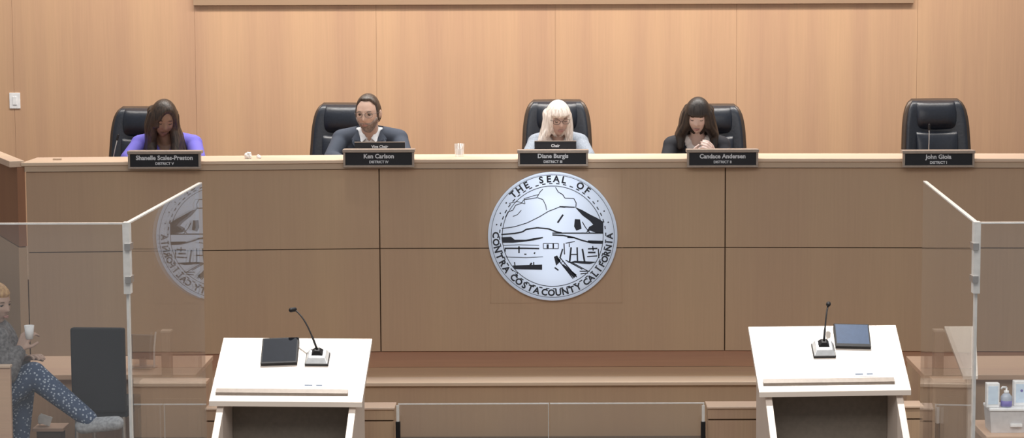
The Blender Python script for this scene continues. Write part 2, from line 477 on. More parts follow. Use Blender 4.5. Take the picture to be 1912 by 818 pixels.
# engraved landscape: coordinates measured on the disc, unit = radius
def sp(x, y): return ((x - 402) / 345 * RS, (402 - y) / 345 * RS)
bm = B()
def poly(*pts, lift=0): prism(bm, [sp(*p) for p in pts], 'Y', -.0232 - lift, -.022)
def line(pts, w=3.0, lift=0):
    w *= 1.55
    for (x0, y0), (x1, y1) in zip(pts, pts[1:]):
        L_ = math.hypot(x1 - x0, y1 - y0) or 1; nx, ny = -(y1 - y0) / L_ * w / 2, (x1 - x0) / L_ * w / 2
        poly((x0 + nx, y0 + ny), (x1 + nx, y1 + ny), (x1 - nx, y1 - ny), (x0 - nx, y0 - ny), lift=lift)
# clouds
line([(150, 300), (165, 270), (190, 262), (205, 235), (235, 225), (250, 205), (290, 200), (318, 195), (335, 165), (350, 150)], 2.6)
line([(170, 225), (215, 215), (255, 228), (250, 200), (300, 185), (330, 178)], 2.2)
line([(322, 195), (350, 205), (365, 235), (370, 262)], 2.6)
line([(418, 140), (432, 165), (455, 178), (468, 198), (515, 200), (528, 225), (525, 248)], 2.8)
line([(190, 295), (215, 285), (235, 262)], 2.2)
line([(130, 360), (200, 350), (265, 330), (330, 298), (380, 268), (440, 245), (470, 247)], 2.8)
# mountain shade
poly((520, 245), (560, 262), (600, 285), (640, 305), (672, 325), (672, 386), (640, 386), (600, 372), (580, 384), (596, 352), (618, 340), (600, 320), (560, 290), (535, 262))
line([(438, 243), (520, 247)], 4); poly((520, 310), (548, 312), (556, 362), (528, 372), (516, 350))
line([(458, 286), (440, 312), (428, 330)], 6); line([(560, 325), (575, 352), (600, 384)], 3); line([(400, 385), (672, 386)], 4)
# hills
line([(128, 392), (200, 386), (240, 378), (262, 364), (320, 356), (380, 362), (420, 378), (450, 384)], 5)
poly((128, 406), (180, 404), (200, 420), (260, 420), (300, 412), (350, 405), (350, 412), (300, 424), (240, 432), (190, 436), (132, 436))
line([(400, 395), (460, 398), (510, 408), (560, 425), (610, 438), (668, 440)], 5); line([(480, 408), (520, 410)], 5)
line([(590, 430), (668, 432)], 7)
# shore, pier, sails
line([(145, 466), (260, 466), (330, 468)], 5); line([(148, 466), (148, 484)], 4); line([(222, 455), (222, 492)], 5); line([(250, 498), (262, 498)], 4); line([(302, 490), (308, 494)], 6)
line([(150, 512), (260, 516), (350, 512)], 2.2); line([(140, 450), (220, 447), (330, 450)], 2.2)
line([(352, 468), (352, 440), (432, 440), (432, 468), (352, 468)], 2.4); line([(375, 445), (375, 468)], 7); line([(405, 442), (405, 466)], 5)
# ship
poly((186, 558), (345, 554), (345, 582), (200, 578)); line([(200, 560), (198, 540)], 4); line([(300, 556), (300, 540)], 4); line([(280, 556), (290, 545)], 6)
line([(190, 585), (215, 600), (205, 622)], 2.4)
# works
line([(462, 440), (465, 500)], 3.5); line([(455, 470), (440, 520)], 5); line([(500, 462), (492, 540)], 6); line([(500, 500), (530, 500)], 4); line([(532, 462), (534, 536)], 5)
line([(560, 470), (572, 540)], 6); line([(590, 470), (640, 468)], 5); line([(590, 490), (630, 490)], 6); line([(585, 512), (640, 508)], 4); line([(615, 455), (618, 480)], 4)
line([(645, 470), (648, 520)], 4); poly((478, 545), (520, 534), (640, 540), (600, 552), (560, 550), (520, 545))
line([(490, 440), (490, 460)], 3); line([(520, 430), (470, 440)], 3)
# train and tracks
poly((408, 512), (425, 505), (445, 535), (420, 560)); line([(425, 520), (510, 630)], 3.5); line([(440, 516), (530, 622)], 3.5)
poly((440, 545), (470, 560), (530, 610), (515, 628), (480, 590)); line([(470, 530), (560, 580)], 3.5); line([(500, 540), (590, 590)], 3)
line([(545, 590), (600, 590)], 3.5); line([(550, 605), (590, 600)], 3.5); line([(412, 570), (432, 585)], 5)
for k in range(7): line([(436 + 11 * k, 530 + 13 * k), (447 + 11 * k, 522 + 13 * k)], 2)
link('landscape_engraving', bm, M['seal_ink'], seal)

# ------------------------------------------------------------------ name plates
def nameplate(px0, px1, py0, py1, name, dist, label):
    Yf = Yd(P((px0 + px1) / 2, py1, 0).x) - .060
    a, b_ = P(px0, py1, Yf), P(px1, py0, Yf)
    W, H = b_.x - a.x, b_.z - a.z
    h = empty('name_plate', ((a.x + b_.x) / 2, Yf, a.z), 0, label, 'name plate', 'name plates along the dais front')
    bm = B(); t = .014
    box(bm, -W / 2, W / 2, 0, .037, 0, t); box(bm, -W / 2, -W / 2 + t, 0, .037, t, H - .02); box(bm, W / 2 - t, W / 2, 0, .037, t, H - .02)
    box(bm, -W / 2 - .004, W / 2 + .004, -.004, .10, H - .02, H); box(bm, -W / 2 + t, W / 2 - t, .02, .037, t, H - .02)
    link('holder', bm, M['holder'], h, bevel=.002)
    bm = B(); box(bm, -W / 2 + t, W / 2 - t, .012, .02, t, H - .022); link('plate', bm, M['plate'], h)
    zc = (t + H - .022) / 2
    bm = B()
    t1 = text_bm(name, .040, .0006, bold=.0012, space=1.0)
    wd = max(v.co.x for v in t1.verts) - min(v.co.x for v in t1.verts)
    s = min(1, (W - .07) / wd)
    add_bm(bm, t1, Matrix.Translation((0, .0115, zc + .017)) @ Matrix.Diagonal((s, 1, 1, 1)))
    add_bm(bm, text_bm(dist, .024, .0006, bold=.0008), Matrix.Translation((0, .0115, zc - .021)))
    link('lettering', bm, M['letter'], h)
    return h
nameplate(239, 374, 282, 316, 'Shanelle Scales-Preston', 'DISTRICT V', 'black name plate with a three-part name, before the woman in purple')
nameplate(641, 773, 279, 313, 'Ken Carlson', 'DISTRICT IV', 'black name plate in front of the man in the navy jacket')
nameplate(967, 1098, 280, 311, 'Diane Burgis', 'DISTRICT III', 'black name plate directly above the round seal')
nameplate(1283, 1416, 279, 313, 'Candace Andersen', 'DISTRICT II', 'black name plate in front of the dark-haired woman with bangs')
nameplate(1686, 1820, 281, 313, 'John Gioia', 'DISTRICT I', 'black name plate in front of the empty leather chair')

def titleplate(px0, px1, py0, py1, s, label):
    a, b_ = P(px0, py1, .08), P(px1, py0, .08); W, H = b_.x - a.x, b_.z - ZC - .001
    h = empty('title_plate', ((a.x + b_.x) / 2, .08, ZC + .0005), 0, label, 'name plate', 'small title plates standing on the cap')
    bm = B(); prism(bm, [(0, 0), (.035, 0), (.012, H), (0, H)], 'X', -W / 2, W / 2); link('plate', bm, M['plate'], h)
    link('top_edge', (lambda q: (box(q, -W / 2, W / 2, -.001, .013, H, H + .005), q)[1])(B()), M['holder'], h)
    bm = B(); add_bm(bm, text_bm(s, .026, .0006, bold=.001), Matrix.Translation((0, -.001, H * .74))); link('lettering', bm, M['letter'], h)
titleplate(662, 756, 266, 279, 'Vice Chair', 'black Vice Chair plate standing on the cap before the man')
titleplate(998, 1076, 264, 279, 'Chair', 'black Chair plate standing on the cap before the blonde woman')

# ------------------------------------------------------------------ high-back chairs behind the dais
def sgn(v, p): return math.copysign(abs(v) ** p, v)
def back_loft(bm, zs, wf, tf, yf, wing, n=40, p1=.55, p2=.7):
    rings = []
    for z in zs:
        w_, t_, y_ = wf(z), tf(z), yf(z)
        ring = []
        for k in range(n):
            a = 2 * math.pi * k / n
            x = w_ * sgn(math.cos(a), p1); y = t_ * sgn(math.sin(a), p2)
            ring.append((x, y_ + y - wing * (abs(x) / .25) ** 2.2, z))
        rings.append(ring)
    ring_loft(bm, rings)
def make_chair():
    t = empty('executive_chair', (0, 0, 0))
    H = 1.235
    def rnd(z, top, r): return math.sqrt(max(.02, 1 - max(0, (z - (top - r)) / r) ** 2.4))
    zs = [.42 + (H - .42) * k / 30 for k in range(31)]
    bm = B(); back_loft(bm, zs, lambda z: (.262 - .02 * max(0, (z - .8) / .43) - .034 * max(0, (z - 1.0) / .235) ** 2) * (.80 + .20 * rnd(z, H, .11)), lambda z: .05 * rnd(z, H, .07), lambda z: .03 + (z - .42) * .10, .055)
    link('backrest', bm, M['bronzeframe'], t, smooth=True)
    zs = [.46 + (H - .475) * k / 30 for k in range(31)]
    bm = B(); back_loft(bm, zs, lambda z: (.236 - .02 * max(0, (z - .8) / .43) - .03 * max(0, (z - 1.0) / .235) ** 2) * (.80 + .20 * rnd(z, H, .11)), lambda z: .045 * rnd(z, H - .012, .07), lambda z: .03 + (z - .42) * .10 - .028, .07)
    link('back_cushion', bm, M['leather2'], t, smooth=True)
    bm = B()
    zs = [.50 + .49 * k / 20 for k in range(21)]
    back_loft(bm, zs, lambda z: .155, lambda z: .045 * math.sqrt(max(.04, 1 - abs((z - .745) / .245) ** 3)), lambda z: .005 + (z - .42) * .10 - .05, .05)
    link('lumbar_pad', bm, M['leather'], t, smooth=True)
    bm = B(); zs = [1.0 + .215 * k / 16 for k in range(17)]
    back_loft(bm, zs, lambda z: .155 * (.9 + .1 * math.sqrt(max(0, 1 - abs((z - 1.1075) / .108) ** 2))), lambda z: .058 * math.sqrt(max(.03, 1 - abs((z - 1.1075) / .108) ** 2.2)), lambda z: .03 + (z - .42) * .10 - .055, .02)
    link('head_cushion', bm, M['leather'], t, smooth=True)
    bm = B(); ellipsoid(bm, (0, -.28, .375), (.27, .27, .06), pw=.6, n=32); link('seat', bm, M['leather'], t, smooth=True)
    for s in (-1, 1):
        bm = B(); tube(bm, [(s * .27, -.04, .42), (s * .36, -.05, .50), (s * .37, -.10, .60), (s * .37, -.28, .60), (s * .36, -.34, .53), (s * .27, -.36, .42)], .018); link('armrest', bm, M['black'], t, smooth=True)
    bm = B(); tube(bm, [(0, -.22, .10), (0, -.22, .42)], .03); link('column', bm, M['black'], t)
    bm = B()
    for k in range(5):
        a = 2 * math.pi * k / 5 + .3
        tube(bm, [(0, -.22, .12), (.28 * math.cos(a), -.22 + .28 * math.sin(a), .07)], [.03, .018], 8)
    link('base', bm, M['black'], t)
    for k in range(5):
        a = 2 * math.pi * k / 5 + .3
        bm = B(); prism(bm, [(.03 * math.cos(q * math.pi / 8), .03 * math.sin(q * math.pi / 8) + .03) for q in range(16)], 'X', -.012, .012)
        o = link('caster', bm, M['black'], t); o.location = (.28 * math.cos(a), -.22 + .28 * math.sin(a), 0)
    return t
def dup(o, parent=None):
    c = o.copy(); C.objects.link(c)
    if parent: c.parent = parent
    for ch in list(o.children): dup(ch, c)
    return c
chair0 = make_chair()
YC = 1.46
chairs = [(264, 200, R(-9), 'dark leather high-back chair behind the woman in purple'),
          (640, 193, R(-12), 'dark leather high-back chair behind the man in navy jacket'),
          (1040, 187, 0, 'dark leather high-back chair behind the blonde woman'),
          (1330, 195, R(4), 'dark leather high-back chair behind the woman with dark bangs'),
          (1750, 185, R(5), 'empty dark leather high-back chair at the right of the dais')]
for i, (px, py, rz, lab) in enumerate(chairs):
    c = chair0 if i == 0 else dup(chair0)
    p = P(px, py, YC)
    c.location = (p.x, YC, DZ + .0005); c.rotation_euler = (0, 0, rz)
    c.scale = (1, 1, (p.z - DZ) / 1.235)
    tag(c, lab, 'chair', 'high-back chairs behind the dais')

# ------------------------------------------------------------------ people
def head_pt(u, female=True):
    """unit direction -> point on a face-forward (-Y) head, origin mid-head"""
    x, y, z = u.x * .076, u.y * .098, u.z * .120
    if z < -.02:
        t = (-z - .02) / .10
        x *= 1 - (.38 if female else .28) * t ** 1.4
        if y > 0: y *= 1 - .55 * t
    if y < 0:
        y *= .95
        ax = abs(x)
        g = lambda cx, cz, sx, sz: math.exp(-((ax - cx) / sx) ** 2 - ((z - cz) / sz) ** 2)
        # nose: ridge widening to the tip
        if z > -.028: prof = max(0, min(1, (.028 - z) / .052))
        else: prof = max(0, 1 - (-.028 - z) / .012)
        y -= .025 * prof * math.exp(-(x / (.009 + .005 * prof)) ** 2)
        y += .011 * g(.031, .010, .015, .010)
        y -= .005 * g(.028, .032, .022, .008)
        y -= .005 * g(.042, -.022, .016, .016)
        y -= .006 * g(0, -.054, .022, .007) + .007 * g(0, -.066, .020, .006) * .6
        y += .004 * g(0, -.0595, .024, .0025) + .004 * g(0, -.078, .02, .006)
        y -= .010 * g(0, -.100, .022, .014)
    return Vector((x, y, z))

def sphere_dirs(bm, n=64):
    res = bmesh.ops.create_uvsphere(bm, u_segments=n, v_segments=n * 3 // 4, radius=1)
    return res['verts']

def smoothstep(a, b_, x):
    t = max(0, min(1, (x - a) / (b_ - a))); return t * t * (3 - 2 * t)

def hand(bm, wrist, d, nrm, curl=.5, side=1, s=1.0):
    """palm, four unequal bent fingers and a thumb from the side of the palm"""
    d = Vector(d).normalized(); nrm = Vector(nrm); nrm = (nrm - d * nrm.dot(d)).normalized(); lat = d.cross(nrm) * side
    wrist = Vector(wrist)
    for k in (-1.5, -.5, .5, 1.5):
        capsule(bm, wrist + lat * k * .010 * s, wrist + d * .085 * s + lat * k * .019 * s, .014 * s, .011 * s, 10)
    for k, L_ in ((-1.5, .062), (-.5, .078), (.5, .084), (1.5, .074)):
        p = wrist + d * .088 * s + lat * k * .021 * s; dd = d.copy(); r = .0088 * s
        for j, f in enumerate((.45, .32, .23)):
            ang = curl * (.5 + .4 * j)
            dd = (dd * math.cos(ang) + nrm * math.sin(ang)).normalized()
            q = p + dd * L_ * f * s; capsule(bm, p, q, r, r * .93, 10); p = q; r *= .93
    p = wrist + d * .025 * s + lat * .024 * s
    q = p + (d * .6 + lat * .75 + nrm * .35).normalized() * .042 * s; capsule(bm, p, q, .013 * s, .0105 * s, 10)
    q2 = q + (d * .85 + lat * .25 + nrm * .5).normalized() * .034 * s; capsule(bm, q, q2, .0105 * s, .009 * s, 10)

def face_parts(o, HM, brow, lipcol, closed=False, iris=(.06, .035, .02), shut=.4, glasses=None, lash=(.01, .008, .007)):
    eyes = plain('shaded_eye_white', (.34, .32, .30), .4)  # white greyed: shade of the eye socket put into the colour
    irism = plain('iris', iris, .2); skin = o.data.materials[0]
    for s in (-1, 1):
        c = Vector((s * .031, -.0715, .009)); lz = .003 if closed else .0125; ly = -.0885 if closed else -.0872
        bm = B(); ellipsoid(bm, (0, 0, 0), (.0125, .0125, .0125), n=20)
        for f in bm.faces:
            m_ = f.calc_center_median(); f.material_index = 1 if (m_.y < -.0095) else 0
        bmesh.ops.transform(bm, matrix=HM @ Matrix.Translation(c) @ Matrix.Rotation(R(14), 4, 'X'), verts=bm.verts[:])
        if closed: bm.free()
        else: link('eye', bm, None, o, smooth=True, mats=[eyes, irism])
        bm = B(); tube(bm, [HM @ Vector((s * (.031 + k * .0035), ly + abs(k) ** 2 * .0006, lz + (abs(k) ** 2 * .0003 if closed else -abs(k) ** 2 * .0004))) for k in range(-4, 5)], [.0008] + [.0018] * 7 + [.0008], 6)
        link('eyelashes', bm, plain('lashes', lash, .6), o)
        bm = B(); tube(bm, [HM @ Vector((s * (.030 + k * .0042), -.0905 + abs(k + 0) ** 2 * .0008, .0300 - (k - 1) ** 2 * .0004)) for k in range(-4, 5)], [.001] + [.0026] * 7 + [.001], 6)
        link('eyebrow', bm, plain('brow', brow, .8), o)
    bm = B()
    tube(bm, [HM @ Vector((k * .0052, -.0985 + abs(k) ** 2 * .0008, -.0560 - abs(k) * .0003)) for k in range(-4, 5)], [.001, .0025, .0038, .0042, .0036, .0042, .0038, .0025, .001], 8)
    tube(bm, [HM @ Vector((k * .0050, -.0970 + abs(k) ** 2 * .0008, -.0640 + abs(k) ** 2 * .0003)) for k in range(-4, 5)], [.001, .003, .0045, .005, .005, .005, .0045, .003, .001], 8)
    link('lips', bm, plain('lips', lipcol, .5), o, smooth=True)
    if glasses:
        bm = B()
        for s in (-1, 1):
            ring = [HM @ Vector((s * .034 + .024 * sgn(math.cos(a), .7), -.101 + abs(.024 * math.cos(a) * s + .034) ** 2 * 2.0, .008 + .017 * sgn(math.sin(a), .7))) for a in [2 * math.pi * k / 24 for k in range(25)]]
            tube(bm, ring, .0016, 6)
            tube(bm, [HM @ Vector((s * .058, -.094, .016)), HM @ Vector((s * .077, -.05, .014)), HM @ Vector((s * .081, .012, .010))], .0016, 6)
        tube(bm, [HM @ Vector((-.010, -.100, .010)), HM @ Vector((0, -.104, .013)), HM @ Vector((.010, -.100, .010))], .0016, 6)
        link('glasses', bm, plain('spectacle_frame', glasses, .3, .3), o, smooth=True)

def hair_shell(bm, HM, T, mask):
    vs = sphere_dirs(bm, 72)
    for v in vs:
        u = v.co.normalized(); p = head_pt(u); n_ = Vector((u.x, u.y * .9, u.z)).normalized(); m_ = mask(u, p)
        v.co = HM @ (p + n_ * (T(u, p) * m_ - .007 * (1 - m_)))

def lock(bm, HM, pts, rs):
    pts = [HM @ Vector(p) for p in pts]
    for i in range(len(pts) - 1): capsule(bm, pts[i], pts[i + 1], rs[i], rs[i + 1], 14)

class Person: pass

def make_person(label, hc, yaw, pitch, roll, sw, skin, female=True, scale=1.0, arms=None, seat_dy=0.0, top=None, lean=0.0, group=None, joints=None, vox=.0055, closed=False, nz=-.118, hipdx=0.0):
    """hc: head centre in the world; body hangs from it. returns (object, head matrix, joint dict); geometry is local to hips"""
    S = scale
    J = {}
    if joints: J = {k: Vector(v) for k, v in joints.items()}
    org = Vector((hc[0], hc[1] + .15, DZ)) if not joints else J.pop('org')
    H = Vector(hc) - org
    if not joints:
        N0 = H + Vector((0, .085 + lean * .3, nz * S)); zh = .485
        J = dict(neck=N0, chest=N0 + Vector((0, .05, -.19)), belly=Vector((N0.x + hipdx * .5, N0.y + .11 + lean * .5, (N0.z + zh) / 2 - .07)), hips=Vector((N0.x + hipdx, N0.y + .16 + lean * .8, zh + .10)))
        for s, n_ in ((-1, 'L'), (1, 'R')):
            J['sh' + n_] = N0 + Vector((s * sw, .03, -.070))
            J['el' + n_] = Vector((N0.x + s * (sw + .055), N0.y - .13, 1.725 - DZ)) if not arms else N0 + Vector(arms[0 if s < 0 else 1][0])
            J['wr' + n_] = Vector((N0.x + s * .12, N0.y - .36, 1.70 - DZ)) if not arms else N0 + Vector(arms[0 if s < 0 else 1][1])
            J['hp' + n_] = J['hips'] + Vector((s * .09, 0, 0)); J['kn' + n_] = J['hips'] + Vector((s * .12, -.42, .0))
            J['an' + n_] = Vector((J['kn' + n_].x, J['kn' + n_].y - .02, .09))
    hd = {}
    for i, n_ in enumerate('LR'):
        hd[n_] = (J['wr' + n_] - J['el' + n_]).normalized()
    HM = Matrix.Translation(H) @ Matrix.Rotation(yaw, 4, 'Z') @ Matrix.Rotation(pitch, 4, 'X') @ Matrix.Rotation(roll, 4, 'Y') @ Matrix.Scale(S, 4)
    def limbs(bm, e, parts):
        if 'torso' in parts:
            nk = J['neck']; ch = J['chest']; be = J['belly']; hp = J['hips']
            ellipsoid(bm, ch, (sw * .86 + e, .105 + e, .20 + e)); ellipsoid(bm, be, (sw * .78 + e, .115 + e, .19 + e)); ellipsoid(bm, hp, (sw * .9 + e, .125 + e, .13 + e))
            for n_ in 'LR':
                s = J['sh' + n_]; capsule(bm, nk + (s - nk) * .25 + Vector((0, .01, -.005)), s + Vector((0, 0, .012)), .046 + e, .050 + e)
        if 'arms' in parts:
            for n_ in 'LR':
                capsule(bm, J['sh' + n_], J['el' + n_], .050 + e, .040 + e); capsule(bm, J['el' + n_], J['wr' + n_] - hd[n_] * (.0 if e == 0 else .01), .041 + e, .026 + e)
        if 'legs' in parts:
            for n_ in 'LR':
                capsule(bm, J['hp' + n_], J['kn' + n_], .085 + e, .060 + e); capsule(bm, J['kn' + n_], J['an' + n_], .058 + e, .036 + e)
    bm = B(); limbs(bm, 0, ('torso', 'arms', 'legs'))
    for i, n_ in enumerate('LR'):
        nn = (arms[i][2] if arms and len(arms[i]) > 2 else (0, 0, -1))
        hand(bm, J['wr' + n_], hd[n_], nn, .45 if not arms else arms[i][3] if len(arms[i]) > 3 else .5, 1 if n_ == 'L' else -1)
        a = J['an' + n_]; t = J.get('toe' + n_, a + Vector((0, -.17, -.05))); capsule(bm, a + (t - a) * -.15 + Vector((0, 0, -.045)), t, .036, .032)
    capsule(bm, J['neck'] + Vector((0, .01, -.04)), HM @ Vector((0, .018, -.045)), .054 if female else .064, .046 if female else .056)
    vs = sphere_dirs(bm, 72)
    for v in vs: v.co = HM @ head_pt(v.co.normalized(), female)
    for s in (-1, 1): ellipsoid(bm, HM @ Vector((s * .077, .012, -.002)), (.010, .018, .031), (HM.to_3x3().normalized()).to_4x4() @ Matrix.Rotation(s * R(-18), 4, 'Z'), n=16)
    for s in (-1, 1):
        if closed: ellipsoid(bm, HM @ Vector((s * .031, -.0725, .009)), (.0150, .0150, .0125), n=20)
        else: ellipsoid(bm, HM @ Vector((s * .031, -.0715, .0165)), (.0150, .0145, .0080), n=20)
    o = fused('person', bm, skin, None, vox, 2, org)
    tag(o, label, 'person', group)
    return o, HM, J, limbs, hd

def garment(name, o, limbs, e, parts, mat, cut=None, vox=.009, extra=None):
    bm = B(); limbs(bm, e, parts)
    if extra: extra(bm)
    g = fused(name, bm, mat, o, vox, 5)
    if cut:
        b2 = B(); b2.from_mesh(g.data)
        dead = [f for f in b2.faces if cut(f.calc_center_median())]
        bmesh.ops.delete(b2, geom=dead, context='FACES')
        b2.to_mesh(g.data); b2.free()
    for p_ in g.data.polygons: p_.use_smooth = True
    md = g.modifiers.new('thickness', 'SOLIDIFY'); md.thickness = .004; md.offset = -1
    return g
def shoes(o, J, mat):
    for n_ in 'LR':
        a = J['an' + n_]; t = J.get('toe' + n_, a + Vector((0, -.17, -.05)))
        bm = B(); capsule(bm, a + (t - a) * -.2 + Vector((0, 0, -.045)), t, .045, .040); capsule(bm, a, a + Vector((0, 0, -.03)), .042, .045)
        fused('shoe', bm, mat, o, .008, 3)

trouser = plain('dark_trousers', (.02, .022, .03), .85)
shoem = plain('black_shoes', (.012, .012, .012), .4)

# --- woman in purple, long brown hair, looking down at her papers
PY = .93
hc = P(305, 222, PY - .06)
sk = skin_mat('brown_skin', (.25, .155, .11))
o, HM, J, limbs, hd = make_person('person with long dark brown hair in a purple top looking down', hc, R(18), R(24), R(4), .195, sk, True, 1.05, closed=True, hipdx=-.16)
nk = J['neck']
purple = plain('purple_knit', (.17, .15, .62), .8, nscale=200, bump=.2)
garment('top', o, limbs, .012, ('torso', 'arms'), purple, lambda c: c.y < nk.y + .02 and c.z > nk.z - .13 and abs(c.x - nk.x) < .075 * (c.z - nk.z + .15) / .12)
garment('trousers', o, limbs, .010, ('legs',), trouser); shoes(o, J, shoem)
bm = B()
def mk(u, p):
    if u.y > 0: return 1
    d = math.hypot((p.x - .010) / .050, (p.z + .030) / .108)
    return smoothstep(.92, 1.10, d) if p.z > -.03 else smoothstep(.92, 1.1, abs(p.x - .008) / .054)
hair_shell(bm, HM, lambda u, p: .020, mk)
for s in (-1, 1):
    for k, (xo, yo) in enumerate(((.072, -.035), (.088, -.005), (.088, .035))):
        p0 = HM @ Vector((s * xo * .9, yo, .03)); p1 = HM @ Vector((s * xo, yo, -.06))
        p2 = nk + Vector((s * (.085 + .012 * k), -.075 + .03 * k, -.04)); p3 = nk + Vector((s * (.085 + .02 * k), -.115 + .03 * k, -.15)); p4 = nk + Vector((s * (.075 + .02 * k), -.125 + .03 * k, -.24))
        for a, b_, r0, r1 in ((p0, p1, .026, .032), (p1, p2, .032, .038), (p2, p3, .038, .036), (p3, p4, .036, .018)): capsule(bm, a, b_, r0, r1, 14)
for x in (-.06, 0, .06):
    capsule(bm, HM @ Vector((x, .07, .02)), nk + Vector((x, .09, -.05)), .045, .05)
    capsule(bm, nk + Vector((x, .09, -.05)), nk + Vector((x, .10, -.2)), .05, .03)
fused('hair', bm, hair_mat('dark_brown_hair', (.012, .008, .006), (.060, .038, .026)), o, .006, 3)
face_parts(o, HM, (.02, .012, .01), (.16, .07, .06), True)

# --- man in navy jacket, open white collar, short hair, glasses
hc = P(688, 212, PY - .10)
sk = skin_mat('light_skin', (.52, .36, .29))
o, HM, J, limbs, hd = make_person('person in navy jacket, open white collar and glasses, short dark hair', hc, R(-14), R(8), R(0), .205, sk, False, 1.08, hipdx=-.20)
nk = J['neck']
def vcut(w0, dpt):
    return lambda c: c.y < nk.y + .03 and c.z > nk.z - dpt and abs(c.x - nk.x) < w0 * (c.z - nk.z + dpt) / dpt
garment('shirt', o, limbs, .006, ('torso',), plain('white_shirt', (.72, .75, .78), .8), vcut(.055, .07), extra=lambda bm: capsule(bm, nk + Vector((0, .015, -.05)), nk + Vector((0, .0, .01)), .075, .068))
jk = garment('jacket', o, limbs, .018, ('torso', 'arms'), plain('navy_wool', (.045, .058, .085), .85, nscale=300, bump=.2), vcut(.085, .20))
for s in (-1, 1):      # lapels
    bm = B()
    pts = [nk + Vector((s * .082, -.035, .012)), nk + Vector((s * .125, -.045, -.055)), nk + Vector((s * .115, -.085, -.085)), nk + Vector((s * .02, -.098, -.225)), nk + Vector((s * .012, -.100, -.20)), nk + Vector((s * .055, -.082, -.07))]
    a = [bm.verts.new(p) for p in pts]; b2 = [bm.verts.new(p + Vector((0, .012, 0))) for p in pts]
    bm.faces.new(a); bm.faces.new(b2[::-1])
    for i in range(6): bm.faces.new((a[i], a[(i + 1) % 6], b2[(i + 1) % 6], b2[i]))
    link('lapel', bm, jk.data.materials[0], jk)
    bm = B()
    pts = [nk + Vector((s * .066, -.01, .030)), nk + Vector((s * .082, -.045, -.035)), nk + Vector((s * .050, -.092, -.075)), nk + Vector((s * .018, -.080, -.045))]
    a = [bm.verts.new(p) for p in pts]; b2 = [bm.verts.new(p + Vector((0, .008, 0))) for p in pts]
    bm.faces.new(a); bm.faces.new(b2[::-1])
    for i in range(4): bm.faces.new((a[i], a[(i + 1) % 4], b2[(i + 1) % 4], b2[i]))
    link('shirt_collar', bm, plain('white_collar', (.75, .78, .82), .8), o)
garment('trousers', o, limbs, .010, ('legs',), trouser); shoes(o, J, shoem)
bm = B()
def mk(u, p):
    ph = abs(math.atan2(u.x, -u.y))
    top_ = smoothstep(.088, .097, p.z + (.03 * smoothstep(.6, 1.2, ph)))
    side = smoothstep(1.05, 1.25, ph) * smoothstep(-.055, -.035, p.z + (.02 if ph > 2 else 0))
    ear = math.exp(-((ph - 1.6) / .2) ** 2 - ((p.z + .004) / .026) ** 2)
    return max(top_, side * (1 - ear))
hair_shell(bm, HM, lambda u, p: .009 + .004 * smoothstep(.05, .1, p.z), mk)
fused('hair', bm, hair_mat('short_brown_hair', (.022, .016, .012), (.075, .052, .04)), o, .0045, 2)
bm = B()          # short beard shell on the jaw
vs = sphere_dirs(bm, 72)
for v in vs:
    u = v.co.normalized(); p = head_pt(u, False); ph = abs(math.atan2(u.x, -u.y))
    m_ = (1 - smoothstep(-.052, -.044, p.z - .035 * smoothstep(.5, 1.2, ph))) * (1 - smoothstep(1.25, 1.4, ph)) * (1 - math.exp(-(p.x / .019) ** 2 - ((p.z + .060) / .007) ** 2))
    v.co = HM @ (p + u * (.0065 * m_ - .007 * (1 - m_)))
fused('beard', bm, hair_mat('greying_beard', (.16, .12, .10), (.30, .24, .21)), o, .0045, 1)
face_parts(o, HM, (.05, .035, .028), (.34, .18, .15), glasses=(.10, .09, .09))

# --- blonde woman with glasses
hc = P(1042, 222, PY - .06)
sk = skin_mat('fair_skin', (.50, .36, .31))
o, HM, J, limbs, hd = make_person('person with long pale blonde hair, dark glasses and a light grey jacket', hc, R(14), R(14), R(-2), .155, sk, True, 1.0, closed=True)
nk = J['neck']
garment('blouse', o, limbs, .006, ('torso',), plain('white_blouse', (.70, .70, .72), .8), vcut(.06, .10))
garment('jacket', o, limbs, .016, ('torso', 'arms'), plain('light_grey_knit', (.26, .30, .36), .85, nscale=120, namt=.2, bump=.3), vcut(.08, .24))
garment('trousers', o, limbs, .010, ('legs',), trouser); shoes(o, J, shoem)
bm = B()
def mk(u, p):
    ph = abs(math.atan2(u.x, -u.y))
    return 1 - (1 - smoothstep(.85, 1.02, ph)) * (1 - smoothstep(.030, .042, p.z))
hair_shell(bm, HM, lambda u, p: .018, mk)
for s in (-1, 1):
    for k, (xo, yo) in enumerate(((.070, -.045), (.084, -.01), (.086, .03))):
        w_ = .125 if s < 0 else .085
        p0 = HM @ Vector((s * xo * .9, yo, .03)); p1 = HM @ Vector((s * xo, yo, -.06))
        p2 = nk + Vector((s * (w_ - .01 + .004 * k), -.075 + .03 * k, -.05)); p3 = nk + Vector((s * (w_ + .005 * k), -.115 + .03 * k, -.16)); p4 = nk + Vector((s * (w_ - .01), -.125 + .03 * k, -.24))
        for a, b_, r0, r1 in ((p0, p1, .022, .026), (p1, p2, .026, .028), (p2, p3, .028, .028), (p3, p4, .028, .014)): capsule(bm, a, b_, r0, r1, 14)
capsule(bm, nk + Vector((-.075, -.09, -.03)), nk + Vector((-.075, -.12, -.2)), .026, .016)
for x in (-.055, 0, .055): capsule(bm, HM @ Vector((x, .06, .02)), nk + Vector((x, .09, -.12)), .045, .04)
fused('hair', bm, hair_mat('pale_blonde_hair', (.50, .44, .40), (.86, .82, .78)), o, .006, 3)
face_parts(o, HM, (.16, .11, .08), (.38, .20, .18), True, glasses=(.02, .015, .015))

